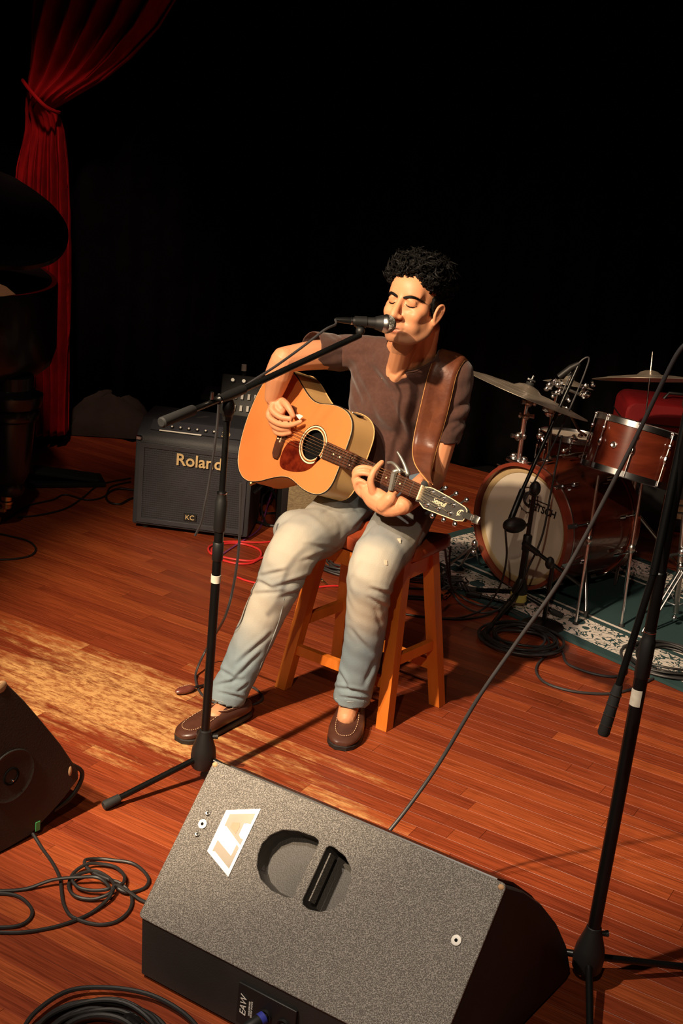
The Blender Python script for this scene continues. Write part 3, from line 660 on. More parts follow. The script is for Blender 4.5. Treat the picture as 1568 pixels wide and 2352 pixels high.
cable('coiled_cable',fp([(-60,2058),(0,2056),(35,2060),(60,2075),(74,2098),(62,2120),(30,2132),(-40,2134)],.0044),'cable','black cable making a half loop at the left edge',r=.0044)
cable('coiled_cable',fp([(-60,2142),(0,2145),(50,2145),(110,2136),(160,2122),(210,2100),(250,2072,.008),(262,2052,.018),(290,2058,.012),(320,2072,.004),(345,2080)],.0044),'cable','black cable running from the left edge to the foreground wedge',r=.0044)
def big_coil():
    root=fl(215,2400); 
    t=thing('cable_coil',root,'thick coil of black cable bound with shiny tape at the bottom left corner','cable')
    c=fl(222,2425); rg=random.Random(3)
    for k in range(9):
        r=.150-.0062*k*1.1; zz=.007+.006*(k%4); P=[]
        for i in range(28):
            a=2*math.pi*i/28; P.append(c+V((math.cos(a)*r*(1.0+.03*math.sin(a*2+k)),math.sin(a)*r*(1+.02*math.cos(a*3+k*2)),zz+.008*math.sin(a*2+k*1.7)**2)))
        MB().tube(P,.0052,8,closed=True,smooth=2).build('cable_turn','cable',t)
    # bound bunch inside
    for k in range(3):
        P=[c+V((math.cos(a)*(.098-.006*k),math.sin(a)*(.098-.006*k),.014+.007*k)) for a in np.linspace(.5,2.6,14)]
        MB().tube(P,.0065,8).build('cable_turn','cable',t)
    P=[c+V((math.cos(a)*.098,math.sin(a)*.098,.022)) for a in np.linspace(.7,1.15,8)]
    MB().tube(P,[.015,.0165,.016,.0172,.016,.0168,.016,.0145],14).build('tape_binding','piano',t)
    P=[c+V((math.cos(a)*r,math.sin(a)*r,.02)) for a,r in ((3.9,.14),(3.4,.15),(3.0,.16),(2.6,.17),(2.1,.185),(1.6,.182),(1.1,.19),(.6,.205),(.2,.22),(-.2,.235),(-.6,.26))]
    MB().tube(P,.0052,8,smooth=6).build('cable_tail','cable',t)
big_coil()
# invented tab by the right shoe, in place of a stray copy of its tip
def tab():
    a=fl(402,1590,.012); b=fl(448,1578,.012); c=(a+b)/2; X=(b-a).normalized(); Y=Z_.cross(X)
    root=thing('invented_tab',V((c.x,c.y,0)),'invented red-brown tab in place of a stray shoe-tip shape, on the floor behind the right shoe','stand-in tab')
    bb=MB().ell(c+V((0,0,0)),((b-a).length/2,.017,.012),X,Y,Z_,16,8); bb.build('body','brown_leather',root)
    for k in range(7): MB().bar(c+X*(-.025+.008*k)+Y*.006+Z_*.0115,c+X*(-.020+.008*k)+Y*.006+Z_*.0115,.0015,.0015).build('stitch','stitch',root)
    cable('short_cable',[fl(448,1578,.014),fl(470,1574,.006),fl(500,1570,.004),fl(540,1575,.004)],'cable','short black lead running from the invented tab past the microphone pole',r=.0045)
tab()
# ------------------------------------------------------------------ keyboard amplifier
def amp():
    BL=fl(303,1212); BR=fl(566,1246); X=(BR-BL).normalized(); Wd=(BR-BL).length; Yb=Z_.cross(X).normalized()  # back
    p0=BL; Hh=.47; D=.30
    root=thing('keyboard_amplifier',(BL+BR)/2+Yb*.15,'black keyboard amplifier with gold lettering on its grille, behind the microphone stand','amplifier')
    pf=[(0,.025),(.0,.40),(.012,.425),(.10,.475),(.12,.478),(D,.478),(D,.015),(.02,.015)]
    b=MB(); R=[]
    for x,k in ((0,.985),(.006,1),(Wd-.006,1),(Wd,.985)): R.append([p0+X*x+Yb*(.15+(y-.15)*k)+Z_*(.24+(z-.24)*k) for y,z in pf])
    b.rings(R).build('cabinet','amp_vinyl',root)
    # grille frame and perforated grille
    g0=p0-Yb*.006+X*.02+Z_*.035; gw=Wd-.04; gh=.355
    fr=plate('grille_frame',[[(0,0),(gw,0),(gw,gh),(0,gh)],[(.018,.018),(gw-.018,.018),(gw-.018,gh-.018),(.018,gh-.018)]],.006,g0,X,Z_,'amp_panel',root,bevel=.0015)
    MB().box(g0+X*gw/2+Z_*gh/2+Yb*.014,(gw-.02,.004,gh-.02),X,Yb).build('baffle','dark_void',root)
    b=MB()
    ny=34; nx=44
    for i in range(ny):
        z=.02+(gh-.04)*i/(ny-1); b.box(g0+X*gw/2+Z_*z+Yb*.004,(gw-.034,.0018,.0042),X,Yb)
    for i in range(nx):
        x=.02+(gw-.04)*i/(nx-1); b.box(g0+X*x+Z_*gh/2+Yb*.0055,(.0026,.0015,gh-.036),X,Yb)
    o=b.build('grille','amp_panel',root); o['kind']='stuff'
    cc=g0+X*gw*.44+Z_*gh*.45+Yb*.010
    cn=MB().lathe(cc,-Yb,[(-.002,.150),(.002,.150),(.0025,.138),(-.001,.13)],40); cn.build('speaker_rim','cloth_cone',root)
    MB().lathe(cc,-Yb,[(-.002,.125),(0,.125),(.001,.085),(-.001,.082)],36).build('speaker_cone','cloth_cone',root)
    MB().lathe(cc,-Yb,[(-.002,.045),(.001,.04),(.002,.02),(.0022,.002)],28).build('dust_cap','cloth_cone',root)
    text('Roland',.072,g0+X*gw*.555+Z_*gh*.845-Yb*.002,X,Z_,'gold',root,'lettering',.004,off=.0012)
    bd=MB().box(g0+X*gw*.5+Z_*gh*.135-Yb*.001,(.055,.004,.03),X,Yb).build('badge','black_plastic',root)
    text('KC',.030,g0+X*gw*.5+Z_*gh*.135-Yb*.004,X,Z_,'gold',bd,'lettering',.002)
    for s in (.012,Wd-.012):
        MB().box(p0+X*s+Z_*.41-Yb*.001,(.026,.02,.020),X,Yb,bev=.004).build('corner_guard','chrome' if s<.1 else 'black_plastic',root)
    # sloping control panel with knobs
    s0=p0+Yb*.02+Z_*.435; sd=(Yb*.088+Z_*.05).normalized(); sn=X.cross(sd).normalized()
    cp=MB().box(s0+X*Wd/2+sd*.045+sn*.002,(Wd-.10,.062,.003),X,sd).build('control_panel','amp_panel',root)
    MB().box(s0+X*Wd*.36+sd*.012+sn*.004,(Wd*.36,.006,.002),X,sd).build('panel_stripe','white_plastic',cp)
    for i in range(7):
        c=s0+X*(.105+i*.036*Wd/.5)+sd*.035+sn*.003
        k=MB().lathe(c,sn,[(0,.0075),(.008,.0065),(.009,.005)],14).build('knob','black_plastic',cp)
        MB().lathe(c+sn*.008,sn,[(0,.0045),(.0025,.004)],10).build('knob_cap','white_plastic',k)
    text('30',.04,s0+X*Wd*.74+sd*.03+sn*.0045,X,sd,'gold',cp,'lettering',.001)
    # side handle
    MB().tube([p0+X*(Wd+.002)+Yb*.08+Z_*.20,p0+X*(Wd+.022)+Yb*.10+Z_*.22,p0+X*(Wd+.022)+Yb*.18+Z_*.22,p0+X*(Wd+.002)+Yb*.20+Z_*.20],.010,8,smooth=4).build('side_handle','black_plastic',root)
    for s in (.05,Wd-.05):
        for y in (.04,.26): MB().lathe(p0+X*s+Yb*y,Z_,[(0,.014),(.018,.017)],12).build('foot','rubber',root)
    # lead arching over the top
    pts=[at(420,978,5.36),at(445,963,5.40),at(478,958,5.44),at(500,968,5.48)]
    tag(MB().tube(pts,.005,8,smooth=6).build('patch_cable','cable_grey',org=pts[0]),'pale grey lead arching over the keyboard amplifier panel','cable')
    return root
amp()
# small amp behind the legs
def small_amp():
    a=fl(640,1236); X=V((.985,.17,0)).normalized(); Yb=Z_.cross(X)
    root=thing('small_amplifier',a+X*.1+Yb*.1,'small black guitar amplifier with beige grille cloth behind the right thigh','amplifier')
    w,h,d=.36,.30,.2
    R=[]; b=MB(); b.box(a+X*w/2+Yb*(d/2+.012)+Z_*(h/2+.01),(w,d,h),X,Yb,bev=.008); b.build('cabinet','black_plastic',root)
    plate('front_frame',[[(0,0),(w,0),(w,h),(0,h)],[(.025,.03),(w-.025,.03),(w-.025,h-.03),(.025,h-.03)]],.01,a+Z_*.01+Yb*.006,X,Z_,'black_plastic',root,bevel=.001)
    M['grille_cloth']=mat('beige_grille_cloth',(.38,.30,.17),.7,bump=1,bscale=500,var=(.25,.19,.11),vscale=180,stretch=(.4,1,1))
    MB().box(a+X*w/2+Z_*(h/2+.01)+Yb*.008,(w-.04,.004,h-.05),X,Yb).build('grille_cloth','grille_cloth',root)
    for s in (.03,w-.03): MB().lathe(a+X*s+Yb*.05,Z_,[(0,.012),(.012,.012)],10).build('foot','rubber',root)
small_amp()
# keyboard gear behind the guitar
def rack():
    p=at(560,930,5.7); root=thing('mixing_desk',V((p.x,p.y,0)),'dark tilted mixing desk with white faders on a stand behind the guitar','mixer')
    X=V((1,0,0)); sd=V((0,.45,.89)).normalized(); n=X.cross(sd); c=at(590,930,5.62)
    MB().box(c-n*.02,(.34,.26,.03),X,sd,bev=.004).build('panel','black_plastic',root)
    for i in range(5):
        for j in range(3):
            q=c+X*(-.13+.03*i)+sd*(-.08+.055*j)+n*.0
            MB().box(q+n*.004,(.011,.026,.008),X,sd).build('fader_cap','white_plastic',root)
    for i in range(4):
        q=c+X*(-.12+.05*i)+sd*.10; MB().lathe(q,n,[(0,.010),(.016,.008)],12).build('knob','dull_chrome',root)
    for s in (-.13,.13):
        MB().tube([V((c.x+s,c.y+.05,.01)),V((c.x+s,c.y+.04,c.z-.10))],.012,8).build('leg','black_metal',root)
    MB().tube([V((c.x-.15,c.y+.05,.30)),V((c.x+.15,c.y+.05,.30))],.010,8).build('crossbar','black_metal',root)
    q=at(560,845,5.9); t=thing('small_bottle',q,'dim bottle with pale neck standing on the desk behind the guitar','bottle')
    q0=V((q.x,q.y,at(560,905,5.9).z)); MB().lathe(q0,Z_,[(0,.028),(.06,.028),(.085,.012),(.11,.011),(.115,.013)],16).build('body','black_plastic',t); MB().lathe(q0,Z_,[(.112,.013),(.14,.012)],14).build('cap','white_tape',t)
    MB().box((q0.x,q0.y,q0.z-.012),(.36,.2,.02)).build('shelf','black_plastic',root); MB().tube([V((q0.x,q0.y,.01)),V((q0.x,q0.y,q0.z-.01))],.012,8).build('leg','black_metal',root)
rack()
# floor clutter left of the amp
def clutter():
    c=fl(150,1095,.03); X=V((.93,.36,0)).normalized(); root=thing('foot_pedal',V((c.x,c.y,0)),'black foot pedal lying on the dim floor beside the piano leg','pedal')
    Y=Z_.cross(X); MB().box(V((c.x,c.y,.012)),(.36,.16,.022),X,Y,bev=.005).build('base','black_plastic',root)
    Z2=(Z_+X*.15).normalized(); MB().box(V((c.x,c.y,.045)),(.30,.12,.016),(X-Z_*.15),Y,bev=.004).build('treadle','rubber',root)
    cable('floor_cable',fp([(10,1198),(60,1165),(120,1150),(150,1138),(200,1150),(240,1142),(255,1120),(300,1108)],.004),'cable','thin cable curving from the piano caster towards the amplifier',r=.004)
    cable('floor_cable',fp([(40,1190),(90,1185),(150,1170),(190,1145),(230,1115),(300,1100)],.004),'cable','second thin cable curving behind the foot pedal',r=.004)
    cable('floor_cable',fp([(-20,1224),(30,1235),(65,1245),(82,1262),(70,1278),(30,1286),(-20,1288)],.004),'cable','thin cable looping out from the left edge below the piano',r=.004)
    cable('floor_cable',fp([(310,1128),(270,1125),(245,1138),(250,1155),(275,1160),(295,1150),(310,1145)],.005),'cable','small dark cable loop touching the amplifier side',r=.005)
    # between the amps
    def c_(n,p,m,l,r=.004): cable(n,fp(p,r),m,l,r=r,smooth=6)
    c_('tangled_cable',[(578,1140,.05),(605,1145,.06),(628,1160,.05),(637,1185,.02),(634,1200)],'cable_grey','thick grey lead arching between the two amplifiers',.006)
    c_('tangled_cable',[(612,1210),(600,1185,.02),(602,1165,.05),(620,1150,.06),(622,1135,.07),(630,1128,.07)],'cable_grey','grey lead looping upright between the two amplifiers',.005)
    c_('tangled_cable',[(645,1142),(620,1148),(600,1165),(606,1180),(640,1180)],'cable','black lead lying between the two amplifiers',.005)
    c_('tangled_cable',[(580,1198),(610,1208),(640,1212),(660,1206)],'cable','thick black lead along the floor between the two amplifiers',.007)
    c_('purple_cable',[(640,1120,.08),(630,1140,.06),(615,1170,.03),(603,1200),(590,1222),(560,1242),(520,1268),(500,1282)],'cable_purple','purple cable snaking between the two amplifiers',.0035)
    # red cable coil
    c_('red_cable',[(690,1238),(650,1242),(600,1248),(540,1246),(505,1248),(480,1258),(482,1272),(505,1280),(545,1288),(580,1290),(598,1280),(596,1266),(575,1256),(545,1250),(510,1252),(486,1264),(500,1284),(540,1296),(575,1296),(600,1284),(640,1272)],'cable_red','bright red cable coiled on the floor beside the microphone pole',.0045)
    c_('red_cable',[(545,1328),(570,1337),(620,1347),(700,1352),(760,1348),(800,1349),(850,1352)],'cable_red','red cable running across the floor behind the stool legs',.004)
    c_('red_cable',[(700,1316),(740,1310),(775,1302),(800,1300),(830,1302)],'cable_red','short red cable lying over the black coil behind the stool',.004)
    # jack plug
    a=fl(732,1328,.008); b=fl(755,1344,.008); d=(b-a).normalized(); t=thing('jack_plug',V((a.x,a.y,0)),'silver jack plug lying on the floor between the stool legs','plug')
    MB().tube([a,a+d*.03],[.007,.007],12).build('shell','chrome',t); MB().tube([a+d*.03,a+d*.034,a+d*.055,a+d*.06],[.0032,.0032,.003,.001],10).build('tip','brass',t)
    # black coil behind the stool
    c=fl(800,1300); t=thing('cable_coil',c,'coil of grey-black cable on the floor seen between the stool legs','cable')
    for k in range(6):
        r=.15-.014*k; P=[c+V((math.cos(a)*r,math.sin(a)*r*.9,.006+.006*(k%3)+.006*math.sin(a*2+k)**2)) for a in np.linspace(0,2*math.pi,22)[:-1]]
        MB().tube(P,.0045,8,closed=True,smooth=2).build('cable_turn','cable_grey',t)
clutter()
# ------------------------------------------------------------------ rug under the drums
def rug_mat():
    m=bpy.data.materials.new('teal_floral_rug'); m.use_nodes=True; nt=m.node_tree; N=nt.nodes; L=nt.links; b=pr(m); b.inputs['Roughness'].default_value=.95; b.inputs['Specular IOR Level'].default_value=.1
    uv=N.new('ShaderNodeUVMap'); sp=N.new('ShaderNodeSeparateXYZ'); L.new(uv.outputs[0],sp.inputs[0])
    def mth(op,a,bv):
        n=N.new('ShaderNodeMath'); n.operation=op
        for i,x in enumerate((a,bv)):
            if x is None: continue
            if isinstance(x,(int,float)): n.inputs[i].default_value=x
            else: L.new(x,n.inputs[i])
        return n.outputs[0]
    ex=mth('MINIMUM',sp.outputs[0],mth('SUBTRACT',1.95,sp.outputs[0])); ey=mth('MINIMUM',sp.outputs[1],mth('SUBTRACT',1.05,sp.outputs[1])); ed=mth('MINIMUM',ex,ey)
    band=mth('MULTIPLY',mth('GREATER_THAN',ed,.05),mth('LESS_THAN',ed,.23))
    line=mth('MULTIPLY',mth('GREATER_THAN',ed,.26),mth('LESS_THAN',ed,.275))
    n=N.new('ShaderNodeTexNoise'); n.inputs['Scale'].default_value=15; n.inputs['Detail'].default_value=1.5; n.inputs['Distortion'].default_value=2.2; L.new(uv.outputs[0],n.inputs['Vector'])
    fl1=mth('LESS_THAN',mth('ABSOLUTE',mth('SUBTRACT',n.outputs[0],.5),None),.035)
    n3=N.new('ShaderNodeTexVoronoi'); n3.inputs['Scale'].default_value=6; L.new(uv.outputs[0],n3.inputs['Vector'])
    leaf=mth('LESS_THAN',n3.outputs['Distance'],.20)
    wh=mth('MULTIPLY',band,mth('SUBTRACT',1,mth('MAXIMUM',fl1,leaf))); wh=mth('MAXIMUM',wh,line)
    mx=N.new('ShaderNodeMix'); mx.data_type='RGBA'; L.new(wh,mx.inputs[0]); mx.inputs[6].default_value=(.030,.060,.062,1); mx.inputs[7].default_value=(.62,.56,.50,1); L.new(mx.outputs[2],b.inputs['Base Color']); return m
M['rug']=rug_mat()
def rug():
    r=V((.722,-.692,0)).normalized(); k=V((.692,.722,0)).normalized(); o=V((.416,4.95,0))-r*.37
    nx,ny=60,32; b=MB(); org=V(o)
    for z in (.009,.0005):
        for j in range(ny+1):
            for i in range(nx+1):
                x=1.95*i/nx;y=1.05*j/ny; zz=z+(.003*math.sin(x*9+y*5)*math.sin(y*11) if z>.001 else 0)+(.0035 if z>.001 else 0); b.v.append(tuple(o+r*x+k*y+Z_*zz))
    w=nx+1; T=w*(ny+1)
    for j in range(ny):
        for i in range(nx):
            a=j*w+i; b.f.append((a,a+1,a+1+w,a+w)); b.f.append((T+a,T+a+w,T+a+1+w,T+a+1))
    edge=[(j*w) for j in range(ny+1)]
    per=[i for i in range(w)]+[j*w+nx for j in range(1,ny+1)]+[ny*w+i for i in range(nx-1,-1,-1)]+[j*w for j in range(ny-1,0,-1)]
    for a,c in zip(per,per[1:]+per[:1]): b.f.append((a,T+a,T+c,c))
    ob=b.build('drum_rug','rug',org=org); me=ob.data; uvl=me.uv_layers.new(name='UVMap')
    for lp in me.loops:
        p=me.vertices[lp.vertex_index].co; uvl.data[lp.index].uv=(p.dot(r),p.dot(k))
    tag(ob,'dark teal rug with white floral border under the drum kit','rug')
rug()
# ------------------------------------------------------------------ drum kit
def lug(b,p,n,s=.012): b.ell(p,(s,s*.8,s*1.6),*basis(n)[:2],V(n).normalized(),8,6)
def bass_drum():
    c=V((.737,4.957,.285)); n=V((-.766,-.643,0)).normalized(); r=.255; D=.40; t=V((.643,-.766,0)).normalized()
    root=thing('bass_drum',V((c.x,c.y,0))-n*.2,'dark walnut bass drum with cream front head on the rug','drum')
    MB().lathe(c,-n,[(.012,r-.012),(.012,r-.004),(D-.012,r-.004),(D-.012,r-.012)],64,closed=True).build('shell','bd_wood',root)
    for nm,h0,h1 in (('front_hoop',-.026,.016),('rear_hoop',D-.016,D+.026)):
        hp=MB().lathe(c,-n,[(h0,r-.008),(h0+.003,r+.006),(h1-.003,r+.006),(h1,r-.008)],64,closed=True).build(nm,'bd_hoop',root)
        hh=h1 if h0<0 else h0
        MB().lathe(c,-n,[(hh-.004,r+.0065),(hh-.004,r+.009),(hh+.001,r+.009),(hh+.001,r+.0065)],64,closed=True).build('metal_rim','dull_chrome',hp)
    hd=MB().lathe(c,n,[(-.012,r-.006),(-.004,r-.010),(-.003,r-.02),(-.0025,r*.5),(-.002,.001)],64).build('front_head','drum_head',root)
    MB().lathe(c,n,[(-.006,r-.010),(-.0015,r-.011),(.0005,r-.018),(.0005,r-.034),(-.0015,r-.037)],64,closed=True).build('head_ring','drum_head_edge',hd)
    MB().lathe(c-n*D,-n,[(-.004,r-.008),(.002,r-.02),(.002,.001)],48).build('rear_head','drum_head',root)
    # printed logo on the head: emblem and word
    lo=c+n*.0008; up=Z_
    L0=lo+t*.02+up*.115
    text('G',.085,L0-t*.010,t,up,'ink',hd,'lettering',.0006,off=.002)
    text('RETSCH',.042,L0+t*.068-up*.018,t,up,'ink',hd,'lettering',.0006,off=.001,shear=.15)
    MB().box(L0+t*.065+up*.012,(.085,.0035,.0006),t,up).build('logo_bar','ink',hd)
    b=MB(); b.lathe(L0-t*.010,n,[(0,.050),(0,.053),(.0006,.053),(.0006,.050)],32,closed=True)
    for k in range(12):
        a=k*math.pi/6; e=L0-t*.010+(t*math.cos(a)+up*math.sin(a))*.056; b.box(e,(.005,.005,.0008),t,up)
    b.box(L0-t*.0+up*.075,(.03,.002,.0006),t,up); b.box(L0-t*.0+up*.068,(.002,.016,.0006),t,up); b.build('logo_ring','ink',hd)
    # claws, T rods, lugs
    for k in range(10):
        a=2*math.pi*(k+.5)/10; e=t*math.cos(a)+up*math.sin(a)
        for h,s in ((.0,1),(D,-1)):
            b=MB(); p=c-n*h+e*(r+.010)
            b.bar(p+n*s*.022-e*.004,p-n*s*.03,.018,.006,hint=e); b.tube([p-n*s*.02+e*.004,p-n*s*.085+e*.004],.0032,6)
            if k%2: b.tube([p+n*s*.02+e*.003-t*.01,p+n*s*.02+e*.003+t*.01],.003,6)
            b.tube([p-n*s*.085+e*.0,p-n*s*.115+e*.0],[.010,.007],8); b.build('lug','chrome',root)
    # spurs
    for sgn in (-1,1):
        p=c-n*.12+t*(sgn*(r-.01))-Z_*.06; q=V((p.x,p.y,0))+n*.06+t*(sgn*.10)+Z_*.013
        sp=MB().tube([p,q],.0065,10).build('spur','chrome',root); MB().tube([q+Z_*.018,q-Z_*.001],[.009,.011],10).build('rubber_foot','rubber',sp)
    # tom mount plate on top
    b=MB(); p=at(1190,1062,5.02); b.box(p+Z_*.004,(.10,.05,.014),t,-n,bev=.003); b.ell(p+Z_*.02-t*.03,(.016,.012,.014)); b.ell(p+Z_*.02+t*.03,(.014,.012,.014)); b.tube([p-t*.06+Z_*.004,p-t*.03+Z_*.02],[.006,.004],8); b.tube([p+t*.06+Z_*.002,p+t*.03+Z_*.02],[.006,.004],8); b.build('mount_plate','chrome',root)
    return root
bass_drum()
def hoop_drum(name,label,c,D1,D2,up,r,h,material,nl=8,legs=None,cat='drum'):
    root=thing(name,V((c.x,c.y,0)) if legs else c,label,cat)
    MB().lathe(c,up,[(.008,r-.01),(.008,r),(h-.008,r),(h-.008,r-.01)],48,closed=True).build('shell',material,root)
    for nm,z in (('lower_hoop',0),('upper_hoop',h)):
        s=1 if z else -1
        MB().lathe(c+up*z,up,[(-.012*s,r+.004),(-.012*s,r+.0075),(.010*s,r+.0075),(.013*s,r+.010),(.014*s,r+.006),(.0,r+.003)],48,closed=True).build(nm,'chrome',root)
    MB().lathe(c+up*(h+.001),up,[(-.004,r),(.0,r-.003),(.001,.001)],40).build('head','drum_head',root)
    for k in range(nl):
        a=2*math.pi*(k+.3)/nl; e=D1*math.cos(a)+D2*math.sin(a); b=MB()
        b.tube([c+e*(r+.011)+up*-.008,c+e*(r+.011)+up*(h+.008)],.0028,6); b.ell(c+e*(r+.009)+up*(h*.5),(.010,.008,.020),*basis(up)[:2],up,8,6)
        b.ell(c+e*(r+.011)+up*(h+.006),.006,n=8,k=5); b.ell(c+e*(r+.011)+up*(h*.78),(.008,.007,.012),*basis(up)[:2],up,8,6); b.build('lug','chrome',root)
    return root
def img_frame(slope,ratio):
    c_,s_=math.cos(math.radians(slope)),math.sin(math.radians(slope)); D1=(XI*c_+YI*s_).normalized(); dn=(-XI*s_+YI*c_)
    D2=(-fwd*math.sqrt(1-ratio*ratio)+dn*ratio).normalized(); return D1,D2,(D1.cross(D2) if D1.cross(D2).dot(-YI)>0 else D2.cross(D1)).normalized()
def floor_tom():
    D1,D2,up=img_frame(16.5,.10); c=at(1437,1090,4.80); 
    root=hoop_drum('floor_tom','glossy walnut floor tom with chrome hoops standing in front of the bass drum',c,D1,D2,up,.168,.190,'bd_wood',8,legs=True)
    # badge/vent and leg brackets with legs
    d=(CAM-c).normalized()
    e=(D1*-.62+D2*.785).normalized(); p=c+up*.095+e*.168
    MB().lathe(p,e,[(0,.013),(.004,.013),(.006,.009),(.004,.004)],18).build('vent_badge','dull_chrome',root)
    for fx,tx in (((1320,1440),(1352,1240)),((1425,1445),(1450,1260))):
        a=fl(*fx); Y=a.y; q=at(*tx,Y+.02); top=V((q.x,q.y+.02,c.z+.02))
        lg=MB().tube([a+Z_*.015,q,top],.0055,10).build('leg','chrome',root); MB().lathe(a,Z_,[(0,.012),(.016,.012),(.022,.008)],12).build('rubber_foot','rubber',lg)
        MB().ell(q,(.014,.014,.02)).build('leg_bracket','dull_chrome',root)
    a=V((c.x+.12,c.y+.2,0)); MB().tube([a+Z_*.01,V((a.x-.02,a.y-.05,c.z))],.0055,10).build('leg','chrome',root)
floor_tom()
def snare():
    D1,D2,up=img_frame(8,.22); c=at(1308,1062,5.68)
    root=hoop_drum('snare_drum','small walnut drum half hidden behind the bass drum and stands',c,D1,D2,up,.15,.12,'bd_wood',8)
    MB().tube([V((c.x,c.y+.05,.01)),c],.012,10).build('stand_pole','chrome',root)
    for a in (.4,2.5,4.6): MB().tube([V((c.x+math.cos(a)*.25,c.y+.05+math.sin(a)*.2,.012)),V((c.x,c.y+.05,.25))],.007,8).build('stand_leg','chrome',root)
snare()
def cymbal(name,label,c,slope,ratio,r,stem,cup=.15,cat='cymbal',topped=True):
    D1,D2,up=img_frame(slope,ratio); root=thing(name,c,label,cat)
    pf=[(-.0012,r),(.0,r),(.010,r*.72),(.017,r*.42),(.021,r*.22),(.034,r*.15),(.040,r*.06),(.0405,.004),(.0385,.004),(.038,r*.06),(.032,r*.14),(.0195,r*.21),(.0155,r*.42),(.0085,r*.72)]
    b=MB(); b.lathe(c-up*.03,up,pf,72,closed=True); b.build('disc','bronze',root)
    # lathe grooves
    g=MB()
    for k in (1,3): rr=r*(.35+.13*k); h=np.interp(rr/r,[.22,.42,.72,1],[.021,.017,.010,0]); g.lathe(c-up*.03,up,[(h+.0002,rr),(h+.0007,rr+.0006),(h+.0002,rr+.0012)],72,closed=True)
    g.build('groove','bronze',root)
    if topped:
        MB().lathe(c+up*.008,up,[(0,.016),(.014,.016),(.015,.004)],18).build('felt','rubber',root); b=MB(); b.tube([c+up*.02,c+up*.05],.0035,8); b.tube([c+up*.032-D1*.016,c+up*.030,c+up*.032+D1*.016],[.004,.007,.004],8); b.build('wing_nut','chrome',root)
    return root,up
crash,u1=cymbal('crash_cymbal','large tilted bronze crash cymbal above the bass drum, next to the guitarist\'s shoulder',at(1213,890,4.92),22.5,.19,.262,None)
ride,u2=cymbal('ride_cymbal','thin dim cymbal seen edge-on at the upper right with a bare rod',at(1490,856,5.35),1.5,.07,.235,None,topped=False)
spl,u3=cymbal('splash_cymbal','small cymbal behind the crash cymbal, half hidden by microphone clips',at(1308,868,5.2),11,.13,.105,None)
